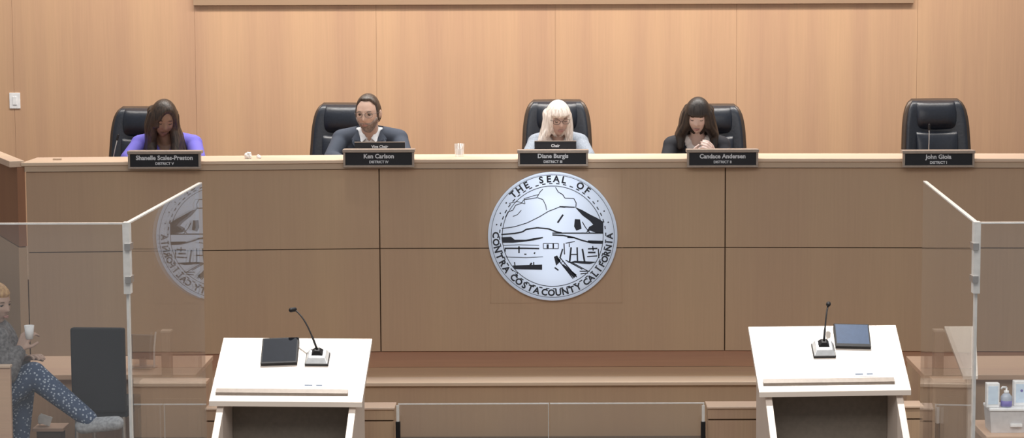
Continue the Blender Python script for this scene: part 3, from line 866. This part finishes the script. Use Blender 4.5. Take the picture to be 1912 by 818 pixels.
# --- woman with dark bangs, black jacket, white top, hands raised over papers
hc = P(1303, 217, PY - .06)
sk = skin_mat('pale_skin', (.58, .45, .41))
arms4 = [((-.235, -.08, -.27), (-.05, -.235, -.135), (.7, 0, .3), .8), ((.20, -.10, -.28), (.11, -.235, -.120), (-.7, 0, .3), .8)]
o, HM, J, limbs, hd = make_person('person with dark hair and bangs, black jacket over white top, hands raised', hc, R(-9), R(20), R(2), .175, sk, True, 1.02, arms=arms4, closed=True, nz=-.15, hipdx=.08)
nk = J['neck']
garment('blouse', o, limbs, .006, ('torso',), plain('white_blouse', (.74, .72, .72), .8), vcut(.06, .085))
garment('jacket', o, limbs, .016, ('torso', 'arms'), plain('black_wool', (.018, .020, .028), .8, nscale=300, bump=.2), vcut(.105, .26))
garment('trousers', o, limbs, .010, ('legs',), trouser); shoes(o, J, shoem)
bm = B()
def mk(u, p):
    ph = abs(math.atan2(u.x, -u.y))
    return 1 - (1 - smoothstep(.80, .95, ph)) * (1 - smoothstep(.026, .036, p.z))
hair_shell(bm, HM, lambda u, p: .019, mk)
for s in (-1, 1):
    for k, (xo, yo) in enumerate(((.070, -.045), (.088, -.01), (.090, .03))):
        p0 = HM @ Vector((s * xo * .9, yo, .03)); p1 = HM @ Vector((s * (xo + .004), yo, -.05))
        p2 = nk + Vector((s * (.115 + .004 * k), -.04 + .03 * k, .015)); p3 = nk + Vector((s * (.12 + .004 * k), -.06 + .03 * k, -.07))
        for a, b_, r0, r1 in ((p0, p1, .026, .032), (p1, p2, .032, .036), (p2, p3, .036, .022)): capsule(bm, a, b_, r0, r1, 14)
for x in (-.06, 0, .06): capsule(bm, HM @ Vector((x, .06, .02)), nk + Vector((x, .09, -.06)), .05, .045)
fused('hair', bm, hair_mat('near_black_hair', (.008, .006, .006), (.030, .023, .020)), o, .006, 3)
face_parts(o, HM, (.03, .02, .018), (.36, .19, .18), True)
# paper she is reading
wl = P(1306, 268, PY - .20)
bm = B(); box(bm, -.075, .075, -.0008, .0008, -.055, .055, Matrix.Rotation(R(-25), 4, 'X'))
tag(link('paper_sheet', bm, M['paper'], None, (wl.x, PY - .30, 1.715)), 'white sheet of paper held up by the woman with dark bangs', 'paper')

# ------------------------------------------------------------------ small things on the dais
def gooseneck(name, base, tip, label, bend=.03, mat=None):
    b_ = Vector(base); t = Vector(tip)
    g = empty(name, b_, 0, label, 'microphone')
    d = t - b_
    bm = B(); prism(bm, [(.03 * math.cos(a * math.pi / 8), .03 * math.sin(a * math.pi / 8)) for a in range(16)], 'Z', 0, .012); link('base', bm, M['black'], g)
    pts = [d * k / 10 + Vector((0, -bend * math.sin(math.pi * k / 10), .01)) for k in range(11)]
    bm = B(); tube(bm, pts, .0035, 8); link('stem', bm, mat or M['steel'], g, smooth=True)
    bm = B(); capsule(bm, pts[-1], pts[-1] + (pts[-1] - pts[-2]).normalized() * .03, .008, .008, 12); link('head', bm, M['black'], g, smooth=True)
a = P(206, 282, .56); b_ = P(219, 263, .56)
gooseneck('gooseneck_microphone', (a.x, .56, 1.6305), (b_.x, .56, b_.z), 'slim gooseneck microphone beside the leftmost chair', .02)
b_ = P(1735, 244, .56)
gooseneck('gooseneck_microphone', (b_.x - .01, .56, 1.6305), (b_.x, .56, b_.z), 'slim gooseneck microphone in front of the empty chair', .02)
p = P(858, 283, .30)
g = empty('drinking_glass', (p.x, .28, ZC + .0005), 0, 'clear drinking glass standing on the cap right of the man', 'glass')
bm = B(); nn = 24
rings = [[(r * math.cos(2 * math.pi * k / nn), r * math.sin(2 * math.pi * k / nn), z) for k in range(nn)] for r, z in ((.030, 0), (.036, .085), (.034, .085), (.028, .008))]
ring_loft(bm, rings); link('tumbler', bm, glass_mat('tumbler_glass', haze=.12), g, smooth=True)
bm = B(); disc_r = .029
ring_loft(bm, [[(r * math.cos(2 * math.pi * k / nn), r * math.sin(2 * math.pi * k / nn), z) for k in range(nn)] for r, z in ((.026, .010), (.030, .05))]); link('water', bm, glass_mat('water', haze=.2), g)
for px, s, lab in ((464, .026, 'larger crumpled white tissue on the cap between purple top and navy jacket'), (483, .016, 'smaller crumpled white tissue on the cap, right of the larger one')):
    p = P(px, 287, .12); bm = B(); bmesh.ops.create_icosphere(bm, subdivisions=3, radius=s)
    for v in bm.verts:
        v.co *= 1 + .35 * mnoise.noise(v.co * 60); v.co.z = max(v.co.z, -s * .7)
    mz = min(v.co.z for v in bm.verts)
    tag(link('crumpled_tissue', bm, M['paper'], None, (p.x, .12, ZC + .0005 - mz)), lab, 'tissue', 'crumpled tissues on the cap')
p = P(110, 288, .1); bm = B(); box(bm, -.03, .03, -.01, .01, 0, .012)
tag(link('small_block', bm, M['cap'], None, (p.x, .05, ZC + .0005), bevel=.003), 'small pale block lying on the cap near the left end', 'block')

# ------------------------------------------------------------------ lecterns
def lectern(px_b0, px_b1, py_b, py_f, dist, mir, label, toe):
    Yb = dist - 15; Yf = Yb - .40
    b0, b1 = P(px_b0, py_b, Yb), P(px_b1, py_b, Yb); f = P(px_b0, py_f, Yf)
    cx = (b0.x + b1.x) / 2; hw = (b1.x - b0.x) / 2 * 1.0
    zb, zf = b0.z, f.z
    sgnx = -1 if mir else 1
    L_ = empty('lectern', (cx - .02 * sgnx * -1 * 0, Yb, 0), toe, label, 'lectern', 'pale lecterns facing the dais')
    T = .028
    def slope(y): return zb + (zf - zb) * (y / -.40)
    bm = B(); prism(bm, [(0, zb), (-.40, zf), (-.40, zf - T), (0, zb - T)], 'X', -hw, hw); link('top', bm, M['lectern'], L_, bevel=.002)
    # book stop lying on the slope near the front edge
    bm = B(); x0, x1 = -hw * .93, hw * .80
    y0, y1 = -.365, -.340
    prism(bm, [(y0, slope(y0)), (y1, slope(y1)), (y1, slope(y1) + .016), (y0, slope(y0) + .016)], 'X', x0, x1); link('book_stop', bm, M['bookstop'], L_)
    # splayed side panels
    for s in (-1, 1):
        bm = B(); xs_ = s * (hw - .055)
        prism(bm, [(-.06, slope(-.06) - T), (-.27, slope(-.27) - T), (-.68, .46), (-.68, .0), (-.60, .0), (-.06, .0)], 'X', xs_ - .018, xs_ + .018)
        link('side_panel', bm, M['lecternside'], L_, bevel=.002)
    bm = B(); box(bm, -hw + .075, hw - .075, -.16, -.14, .02, slope(-.15) - T - .002); link('front_panel', bm, M['panelgrey'], L_)
    bm = B(); box(bm, -hw + .075, hw - .075, -.36, -.16, .48, .50); link('shelf', bm, M['panelgrey'], L_)
    ang = math.atan2(zb - zf, .40)
    L_.location.x = cx
    MW = Matrix.Translation(L_.location) @ Matrix.Rotation(toe, 4, 'Z')
    def on(px, py):
        """world matrix of a spot on the slope seen at a pixel"""
        # intersect pixel ray with the sloping plane
        n_ = (MW.to_3x3() @ Vector((0, -(zb - zf), .40))).normalized(); p0 = MW @ Vector((0, 0, zb))
        q = P(px, py, Yb); d = (q - CAM).normalized(); t_ = (p0 - CAM).dot(n_) / d.dot(n_)
        return Matrix.Translation(CAM + d * t_ + n_ * .0008) @ Matrix.Rotation(toe, 4, 'Z') @ Matrix.Rotation(ang, 4, 'X')
    return L_, on

LL, onL = lectern(416, 696, 632, 750.5, 12.0, False, 'pale sloping lectern at left carrying the black tablet', R(-3.5))
LR, onR = lectern(1396, 1674, 609, 731, 12.0, True, 'pale sloping lectern at right carrying the navy tablet', R(3.5))

def place(o, mtx): o.matrix_world = mtx
def tablet(on, px0, px1, py0, py1, mat, label):
    m0 = on((px0 + px1) / 2, py1)
    a, b_ = on(px0, py1).translation, on(px1, py1).translation; W = (b_ - a).length
    D = (on((px0 + px1) / 2, py0).translation - m0.translation).length
    t = empty('tablet_monitor', (0, 0, 0), 0, label, 'tablet'); place(t, m0 @ Matrix.Rotation(R(3.5 if px0 < 1000 else -3), 4, 'Z'))
    bm = B(); prism(bm, [(0, 0), (D, 0), (D, .040), (0, .018)], 'X', -W / 2, W / 2); link('housing', bm, M['black'], t, bevel=.003)
    bm = B()
    prism(bm, [(.012, .0190), (D - .008, .0402), (D - .008, .0408), (.012, .0196)], 'X', -W / 2 + .008, W / 2 - .008); link('screen', bm, mat, t)
tablet(onL, 487, 555, 641, 683, M['blackscreen'], 'black tablet lying on the left lectern')
tablet(onR, 1560, 1626, 615, 652, M['navy'], 'navy tablet lying on the right lectern')

def lectern_mic(on, px0, px1, py1, D, tip, tipY, label):
    m0 = on((px0 + px1) / 2, py1); a, b_ = on(px0, py1).translation, on(px1, py1).translation; W = (b_ - a).length
    t = empty('desk_microphone', (0, 0, 0), 0, label, 'microphone'); place(t, m0)
    def tap(bm, z0, z1, w0, w1, y0, y1, yy0, yy1):
        vs = [bm.verts.new(q) for q in ((-w0, y0, z0), (w0, y0, z0), (w0, y1, z0), (-w0, y1, z0), (-w1, yy0, z1), (w1, yy0, z1), (w1, yy1, z1), (-w1, yy1, z1))]
        for q in ((0, 3, 2, 1), (4, 5, 6, 7), (0, 1, 5, 4), (1, 2, 6, 5), (2, 3, 7, 6), (3, 0, 4, 7)): bm.faces.new([vs[i] for i in q])
    bm = B(); tap(bm, 0, .012, W / 2, W / 2, 0, D, 0, D); link('foot', bm, M['black'], t, bevel=.002)
    bm = B(); tap(bm, .012, .036, W / 2 * .96, W / 2 * .72, .003, D, .03, D); link('base', bm, M['silver'], t, bevel=.003)
    bm = B(); tap(bm, .036, .056, W / 2 * .5, W / 2 * .22, D * .45, D * .95, D * .6, D * .9); link('collar', bm, M['black'], t, bevel=.002)
    tp = m0.inverted() @ P(tip[0], tip[1], tipY); s0 = Vector((0, D * .75, .055))
    d = tp - s0
    up = m0.inverted().to_3x3() @ Vector((0, 0, 1))
    pts = [s0 + d * k / 12 + up * .035 * math.sin(math.pi * k / 12) for k in range(13)]
    bm = B(); tube(bm, pts, [.006] * 3 + [.0042] * 10, 8); link('gooseneck', bm, M['black'], t, smooth=True)
    e = (m0.inverted().to_3x3() @ Vector((-.8 if tip[0] < 1000 else -.1, -.6, -.05))).normalized()
    bm = B(); capsule(bm, pts[-1], pts[-1] + e * .022, .0125, .0125, 12); link('microphone_head', bm, M['black'], t, smooth=True)
lectern_mic(onL, 569, 613, 684, .095, (550, 578), -3.05, 'gooseneck desk microphone on silver base, on the left lectern')
lectern_mic(onR, 1519, 1561, 669, .10, (1547, 567), -3.05, 'gooseneck desk microphone on silver base, on the right lectern')
def small_card(on, px, py, W, label):
    t = empty('instruction_label', (0, 0, 0), 0, label, 'label'); place(t, on(px, py))
    bm = B(); box(bm, -W / 2, W / 2, -.018, .018, 0, .001); link('card', bm, M['paper'], t)
    bm = B(); box(bm, -W * .42, -W * .1, -.004, .004, .001, .0014); box(bm, W * .05, W * .3, -.004, .004, .001, .0014); link('printing', bm, M['navy'], t)
small_card(onL, 588, 720, .13, 'small white printed label on the left lectern')
small_card(onR, 1616, 699, .13, 'small white printed label on the right lectern')

# ------------------------------------------------------------------ low wall and glass gate panels behind the lecterns
YK = -2.4
def knee(px0, px1, label):
    a, b_ = P(px0, 765, YK), P(px1, 765, YK); zt = P(700, 761, YK).z; zg = P(700, 786, YK).z
    k = empty('knee_wall', ((a.x + b_.x) / 2, YK, 0), 0, label, 'low wall', 'low wooden walls flanking the glass panels'); W = (b_.x - a.x) / 2
    bm = B(); box(bm, -W, W, -.012, .16, zt - .012, zt); link('cap', bm, M['cap'], k, bevel=.003)
    bm = B(); box(bm, -W + .004, W - .004, 0, .14, zg + .005, zt - .012); link('upper_panel', bm, M['tablefront'], k)
    bm = B(); box(bm, -W + .012, W - .012, .012, .13, zg - .004, zg + .005); link('shadow_gap', bm, M['seam'], k)
    bm = B(); box(bm, -W + .004, W - .004, 0, .14, 0, zg - .004); link('lower_panel', bm, M['tablefront'], k)
knee(383, 737, 'low wooden wall behind the left lectern with pale cap')
knee(1320, 1725, 'low wooden wall behind the right lectern with pale cap')
zg = P(1030, 756, YK).z
gx = [P(q, 760, YK).x for q in (741, 1026, 1317)]
for a, b_, lab in ((gx[0], gx[1], 'left clear glass panel of the low centre barrier'), (gx[1], gx[2], 'right clear glass panel of the low centre barrier')):
    g = empty('glass_panel', ((a + b_) / 2, YK + .05, 0), 0, lab, 'glass panel', 'low glass panels between the wooden walls'); W = (b_ - a) / 2 - .003
    bm = B(); box(bm, -W, W, 0, .012, .02, zg - .006); link('pane', bm, M['glass'], g)
    bm = B(); box(bm, -W, W, 0, .012, zg - .006, zg); box(bm, W - .006, W, 0, .012, .02, zg - .006); link('polished_edge', bm, M['glassedge'], g)
    bm = B(); box(bm, -W, W, -.01, .022, 0, .02); link('floor_channel', bm, M['steel'], g)
for q, lab in ((743, 'short black post at the left end of the low glass'), (1313, 'short black post at the right end of the low glass')):
    p = P(q, 787, YK - .03)
    po = empty('hinge_post', (p.x, YK - .03, 0), 0, lab, 'post', 'hinge posts of the low glass')
    bm = B(); box(bm, -.013, .013, -.013, .013, 0, p.z); link('shaft', bm, M['black'], po, bevel=.002)
    bm = B(); box(bm, -.008, .008, -.008, .008, p.z, P(q, 757, YK - .03).z); link('clamp', bm, M['glassedge'], po)

# ------------------------------------------------------------------ staff tables at the foot of the dais
def staff_table(px0, px1, label):
    Yb, Yf = -1.45, -2.12
    a, b_ = P(px0, 665, Yb), P(px1, 665, Yb); zt = a.z; W = (b_.x - a.x) / 2
    t = empty('staff_table', ((a.x + b_.x) / 2, Yf, 0), 0, label, 'table', 'staff tables before the dais')
    bm = B(); box(bm, -W, W, 0, Yb - Yf, zt - .03, zt); link('tabletop', bm, M['table'], t, bevel=.003)
    bm = B(); box(bm, -W + .03, W - .03, .06, .08, .08, zt - .03); link('front_panel', bm, M['tablefront'], t)
    for s in (-1, 1):
        bm = B(); box(bm, s * (W - .015) - .015, s * (W - .015) + .015, .04, Yb - Yf - .04, 0, zt - .03); link('end_panel', bm, M['tablefront'], t)
staff_table(46, 398, 'wooden staff table left of the left lectern, beside the post')
staff_table(1692, 2150, 'wooden staff table right of the right lectern, partly behind acrylic')
for px0, px1, py, lab in ((300, 318, 618, 'square wooden post before the left staff table'), (1745, 1763, 617, 'square wooden post before the right staff table')):
    Yp = -2.24; a, b_ = P(px0, py, Yp), P(px1, py, Yp)
    po = empty('wooden_post', ((a.x + b_.x) / 2, Yp, 0), 0, lab, 'post', 'square wooden posts')
    W = (b_.x - a.x) / 2
    bm = B(); box(bm, -W, W, 0, .07, 0, a.z - .01); link('shaft', bm, M['tablefront'], po, bevel=.003)
    bm = B(); box(bm, -W - .002, W + .002, -.002, .072, a.z - .01, a.z); link('post_cap', bm, M['cap'], po)
# side wall panels in front of the tables
def side_box(px0, px1, py, Yp, dep, label):
    a, b_ = P(px0, py, Yp), P(px1, py, Yp); W = (b_.x - a.x) / 2
    t = empty('wooden_cabinet', ((a.x + b_.x) / 2, Yp, 0), 0, label, 'cabinet', 'low wooden cabinets')
    bm = B(); box(bm, -W, W, 0, dep, 0, a.z - .02); link('body', bm, M['tablefront'], t)
    bm = B(); box(bm, -W - .005, W + .005, -.006, dep, a.z - .02, a.z); link('top', bm, M['table'], t, bevel=.003)
    bm = B(); box(bm, -W + .03, W - .03, -.006, 0, .1, a.z - .10); link('door', bm, M['tablefront'], t, bevel=.002)
side_box(262, 385, 712, -2.36, .1, 'low wooden cabinet left of the left lectern')
side_box(1742, 1800, 708, -2.36, .1, 'low wooden cabinet right of the right lectern')

# grey monitor on the left table
a, b_ = P(243, 676, -1.9), P(288, 626, -1.9)
mn = empty('grey_monitor', ((a.x + b_.x) / 2, -1.9, P(100, 665, -1.45).z + .0005), R(-14), 'small grey monitor seen from behind on the left staff table', 'monitor')
W = (b_.x - a.x) / 2; H = b_.z - mn.location.z
mn.location.z += .002
bm = B(); box(bm, -W, W, 0, .025, .05, H); link('housing', bm, plain('taupe_plastic', (.17, .14, .12), .5), mn, bevel=.004)
bm = B(); box(bm, -.02, .02, .0, .02, .01, .06); link('neck', bm, M['steel'], mn)
bm = B(); box(bm, -.07, .07, -.05, .06, 0, .01); link('base', bm, M['steel'], mn, bevel=.002)
bm = B(); tube(bm, [(W + .01, -.02, .01), (W + .012, -.02, .12), (W + .02, -.01, .22)], .006, 8)
tag(mn); link('cable_arm', bm, M['glassedge'], mn)

# slanted white reading stand on the right
Yb = -2.55
b0, b1 = P(1763, 609, Yb), P(1822, 609, Yb); Yf = Yb - .34; f0, f1 = P(1798, 702, Yf), P(1826, 702, Yf)
rs_ = empty('reading_stand', (0, 0, 0), 0, 'white sloping reading stand right of the right wooden post', 'stand')
bm = B(); T = .02
vs = [bm.verts.new(q) for q in ((b0.x, Yb, b0.z), (b1.x, Yb, b0.z), (f1.x, Yf, f0.z), (f0.x, Yf, f0.z), (b0.x, Yb, b0.z - T), (b1.x, Yb, b0.z - T), (f1.x, Yf, f0.z - T), (f0.x, Yf, f0.z - T))]
for q in ((0, 1, 2, 3), (4, 7, 6, 5), (0, 4, 5, 1), (1, 5, 6, 2), (2, 6, 7, 3), (3, 7, 4, 0)): bm.faces.new([vs[i] for i in q])
link('top', bm, M['lectern'], rs_, bevel=.002)
cxs = (f0.x + b1.x) / 2
bm = B(); box(bm, cxs - .02, cxs + .02, Yf + .08, Yf + .12, .02, f0.z + .035); link('column', bm, M['lecternside'], rs_)
bm = B(); box(bm, cxs - .07, cxs + .07, Yf, Yf + .22, 0, .02); link('foot', bm, M['lecternside'], rs_)

# ------------------------------------------------------------------ tall acrylic booths
M['glass3'] = glass_mat('clear_acrylic_plain_return', haze=.03, ior=1.15)
def booth(sx, px_near, py_near, px_far, py_far, label, rot):
    Yn = 6.09 - 15
    a = P(px_near, py_near, Yn); zt = a.z
    # far edge: same height
    d = CROT.to_3x3() @ Vector(((px_far - CX) / F, -(py_far - CY) / F, -1.0)); t_ = (zt - CAM.z) / d.z
    b_ = CAM + d * t_
    g = empty('acrylic_screen', (a.x, Yn, 0), 0, label, 'screen', 'tall clear acrylic screens')
    # front pane runs outwards from the corner
    x0, x1 = (-2.2, 0) if sx < 0 else (0, 2.2)
    bm = B(); box(bm, x0, x1, 0, .012, .03, zt); link('front_pane', bm, M['glass'], g)
    bm = B(); box(bm, x0, x1, -.001, .013, zt, zt + .004); link('top_edge', bm, M['glassedge'], g)
    v = Vector((b_.x - a.x, b_.y - Yn, 0)); v = Matrix.Rotation(rot, 3, 'Z') @ v
    ang = math.atan2(v.y, v.x); L_ = v.length
    def pane(y0, y1, z0, z1, m, nm, a0=.0, a1=None):
        bm = B(); box(bm, a0, L_ if a1 is None else a1, y0, y1, z0, z1, Matrix.Rotation(ang, 4, 'Z')); o = link(nm, bm, m, g); return o
    pane(-.006, .006, .03, zt, M['glass2'] if sx < 0 else M['glass3'], 'return_pane', a0=.02)
    pane(-.006, .006, zt, zt + .004, M['glassedge'], 'return_top_edge', a0=.02)
    bm = B(); box(bm, -.009, .009, -.012, .020, zt - .19, zt + .006); link('corner_bracket', bm, M['glassedge'], g)
    bm = B(); box(bm, -.0035, .0035, -.006, .016, .0, zt - .19); link('corner_post', bm, M['glassedge'], g)
    bm = B(); box(bm, x0, x1, -.03, .05, 0, .03); link('foot_rail', bm, M['steel'], g)
    for zc in (zt - .07, zt - .16):
        bm = B(); box(bm, -.012 if sx > 0 else -.004, .004 if sx > 0 else .012, -.016, .03, zc, zc + .018); link('clip', bm, M['steel'], g)
    return g
booth(-1, 236, 419, 375, 343, 'tall clear acrylic screen on the left, mirroring the seal in its return', R(.1))
booth(1, 1824, 418, 1700, 340, 'tall clear acrylic screen on the right', R(-2.1))

# ------------------------------------------------------------------ things at far right behind acrylic
cy = -5.5
q = P(1880, 809, cy)
ct = empty('side_counter', (q.x, cy, 0), 0, 'wooden side counter in the lower right corner behind acrylic', 'counter')
zt = q.z
bm = B(); box(bm, -.10, .5, -.06, .3, zt - .03, zt); link('countertop', bm, M['table'], ct, bevel=.003)
bm = B(); box(bm, -.08, .48, -.02, .28, 0, zt - .03); link('body', bm, M['tablefront'], ct)
a, b_ = P(1848, 808, cy), P(1925, 768, cy)
bn = empty('plastic_bin', ((a.x + b_.x) / 2, cy, zt + .0005), 0, 'low translucent white bin on the corner counter', 'bin')
W, H = (b_.x - a.x) / 2, b_.z - zt
bm = B(); ring_loft(bm, [[(x * k, y * k + .07, z) for x, y in ((-W, -.07), (W, -.07), (W, .07), (-W, .07))] for k, z in ((.92, 0), (1, H), (.96, H), (.88, .006))]); link('tub', bm, plain('frosted_plastic', (.62, .60, .60), .4), bn)
bm = B(); box(bm, -W - .003, W + .003, -.004, .144, H, H + .012); link('lid', bm, M['white'], bn, bevel=.003)
bm = B(); box(bm, .0, .05, -.008, .004, H * .3, H * .42); link('handle', bm, M['white'], bn)
zl = zt + H + .0135
def carton(px0, px1, py0, Yo, label, mark):
    a, b_ = P(px0, 758, cy + Yo), P(px1, py0, cy + Yo); W = (b_.x - a.x) / 2; Ht = b_.z - zl
    t = empty('carton', ((a.x + b_.x) / 2, cy + Yo, zl), 0, label, 'carton', 'white cartons on the bin')
    bm = B(); box(bm, -W, W, 0, .04, 0, Ht); link('box', bm, M['white'], t, bevel=.003)
    bm = B(); box(bm, -W * .75, W * .75, -.001, 0, .015, Ht - .012); link('printed_face', bm, M['palepaper'], t)
    if mark:
        bm = B(); prism(bm, [(.006 * math.cos(k * math.pi / 6), .006 * math.sin(k * math.pi / 6) + Ht * .62) for k in range(12)], 'Y', -.0016, -.001); link('emblem', bm, M['purple'], t)
carton(1842, 1867, 716, .01, 'upright white carton with pale blue face, left of the pump bottle', False)
carton(1893, 1922, 712, .05, 'upright white carton with purple spot at the right edge', True)
p = P(1880, 760, cy + .02)
pb = empty('pump_bottle', (p.x, cy + .035, zl), 0, 'clear pump bottle with purple label between two white cartons', 'bottle')
def lathe(bm, prof, n=20): ring_loft(bm, [[(r * math.cos(2 * math.pi * k / n), r * math.sin(2 * math.pi * k / n), z) for k in range(n)] for r, z in prof])
bm = B(); lathe(bm, [(.020, 0), (.024, .004), (.024, .045), (.015, .056), (.009, .060)]); link('bottle', bm, plain('cloudy_plastic', (.45, .50, .60), .25), pb, smooth=True)
bm = B(); lathe(bm, [(.0246, .004), (.0246, .028)]); link('label', bm, M['purple'], pb, smooth=True)
bm = B(); lathe(bm, [(.011, .058), (.011, .070), (.004, .072), (.004, .084)]); tube(bm, [(0, 0, .084), (-.018, -.004, .086), (-.024, -.005, .078)], .0045, 8); link('pump', bm, M['white'], pb, smooth=True)

# ------------------------------------------------------------------ seated visitor at far left and the chairs there
Yv = -2.75
def VP(px, py, dY=0): return P(px, py, Yv + dY)
hc = VP(-9, 568)
org = Vector((VP(-10, 700).x, Yv, 0))
def L3(v): return Vector(v) - org
zhip = VP(0, 745).z
jt = dict(org=org, neck=L3(VP(-6, 618, .02)), chest=L3(VP(-4, 664, .03)), belly=L3(VP(-8, 705, .03)), hips=L3(VP(-10, 745, .03)),
          shL=L3(VP(-8, 636, .16)), shR=L3(VP(0, 636, -.13)), elL=L3(VP(10, 690, .24)), elR=L3(VP(14, 700, -.20)), wrL=L3(VP(46, 672, .10)), wrR=L3(VP(36, 655, -.14)),
          hpL=L3(VP(0, 740, .09)), hpR=L3(VP(0, 738, -.06)), knL=L3(VP(42, 716, .09)), knR=L3(VP(62, 700, -.04)),
          anL=L3(VP(34, 860, .06)), anR=L3(VP(165, 782, -.10)), toeL=L3(VP(80, 878, .06)), toeR=L3(VP(218, 790, -.12)))
o, HM, J, limbs, hd = make_person('person in grey top and navy dotted trousers, legs crossed, at far left', hc, R(62), R(6), 0, .13, skin_mat('warm_skin', (.50, .34, .27)), True, .92, joints=jt,
    arms=[(None, None, (0, 0, -1), .5), (None, None, (.3, .6, 0), 1.2)])
dm = dotted_mat()
tr = garment('trousers', o, limbs, .014, ('legs',), dm, extra=lambda bm: ellipsoid(bm, J['hips'], (.15, .16, .12)))
garment('top', o, limbs, .014, ('torso', 'arms'), plain('grey_knit', (.16, .155, .16), .9, nscale=60, namt=.5, bump=.3), cut=lambda c: c.z < J['hips'].z - .02)
shoes(o, J, plain('grey_trainers', (.42, .44, .47), .7, nscale=60, namt=.3))
bm = B()
def mk(u, p):
    ph = abs(math.atan2(u.x, -u.y))
    return 1 - (1 - smoothstep(.95, 1.15, ph)) * (1 - smoothstep(.05, .065, p.z))
hair_shell(bm, HM, lambda u, p: .016 * smoothstep(-.09, -.05, p.z), mk)
fused('hair', bm, hair_mat('ginger_hair', (.40, .22, .10), (.66, .42, .20)), o, .006, 2)
face_parts(o, HM, (.2, .12, .07), (.4, .2, .17))
c_ = J['wrR'] + org + hd['R'] * .07
cp = empty('paper_cup', c_ + Vector((.026, -.004, .012)), 0, 'white paper cup held by the seated visitor', 'cup')
bm = B(); lathe(bm, [(.020, -.01), (.027, .065), (.025, .065), (.018, -.004)]); link('cup_body', bm, M['white'], cp, smooth=True)

def side_chair(px0, px1, py0, py1, Yc, rz, label):
    a, b_ = P(px0, py1, Yc), P(px1, py0, Yc); W = (b_.x - a.x) / 2
    t = empty('side_chair', ((a.x + b_.x) / 2, Yc, 0), rz, label, 'chair')
    bm = B(); box(bm, -W, W, 0, .05, a.z, b_.z); link('backrest', bm, M['fabric_black'], t, bevel=.012)
    bm = B(); box(bm, -W, W, .03, .42, a.z - .04, a.z + .03); link('seat', bm, M['fabric_black'], t, bevel=.015)
    for sx in (-1, 1):
        for y in (.03, .39):
            bm = B(); tube(bm, [(sx * (W - .02), y, a.z - .03), (sx * (W - .01), y, 0)], .012, 8); link('leg', bm, M['steel'], t)
side_chair(133, 231, 613, 770, -2.62, R(-4), 'black fabric chair seen from behind, beside the seated visitor')
# wooden armchair carrying the visitor
a = P(-26, 681, -3.08); 
wc = empty('wooden_armchair', (org.x, -3.08, 0), 0, 'pale wooden armchair under the seated visitor', 'chair')
zs_ = J['hips'].z - .165; za_ = P(10, 682, -3.08).z
xr_ = P(19, 700, -3.08).x - org.x
bm = B(); box(bm, xr_ - .5, xr_, 0, .03, 0.02, za_ - .015); link('side_panel', bm, M['table'], wc, bevel=.003)
bm = B(); box(bm, xr_ - .5, xr_ + .004, -.01, .04, za_ - .015, za_); link('armrest', bm, M['cap'], wc, bevel=.003)
bm = B(); box(bm, xr_ - .5, xr_ - .08, .64, .67, 0.02, za_ - .015); link('side_panel', bm, M['table'], wc, bevel=.003)
bm = B(); box(bm, xr_ - .5, xr_ - .10, .03, .64, zs_ - .06, zs_ - .01); link('seat', bm, M['fabric_black'], wc, bevel=.008)
bm = B(); box(bm, xr_ - .5, xr_ - .46, .03, .64, zs_ - .06, za_ + .2); link('backrest', bm, M['fabric_black'], wc, bevel=.008)
# low side table with a sheet, seen below the crossed leg
a, b_ = P(60, 800, -2.50), P(118, 800, -2.50); zt = a.z
stb = empty('low_table', ((a.x + b_.x) / 2, -2.50, 0), 0, 'small low pale wood table under the crossed leg', 'table')
W = (b_.x - a.x) / 2
bm = B(); box(bm, -W, W, .0, .16, zt - .02, zt); link('tabletop', bm, M['table'], stb, bevel=.003)
bm = B(); box(bm, -W + .02, W - .02, .02, .14, 0, zt - .02); link('body', bm, M['seam'], stb)
p = P(82, 786, -2.44); bm = B()
for i in range(5): box(bm, -.035, .035, -.03 + .01 * i, -.028 + .01 * i, 0, .055 - .006 * i, Matrix.Rotation(R(20 - 9 * i), 4, 'Y'))
mz = min(v.co.z for v in bm.verts)
tag(link('paper_bundle', bm, M['paper'], None, (p.x, -2.42, zt + .0005 - mz)), 'white bundle of paper on the small low table', 'paper')
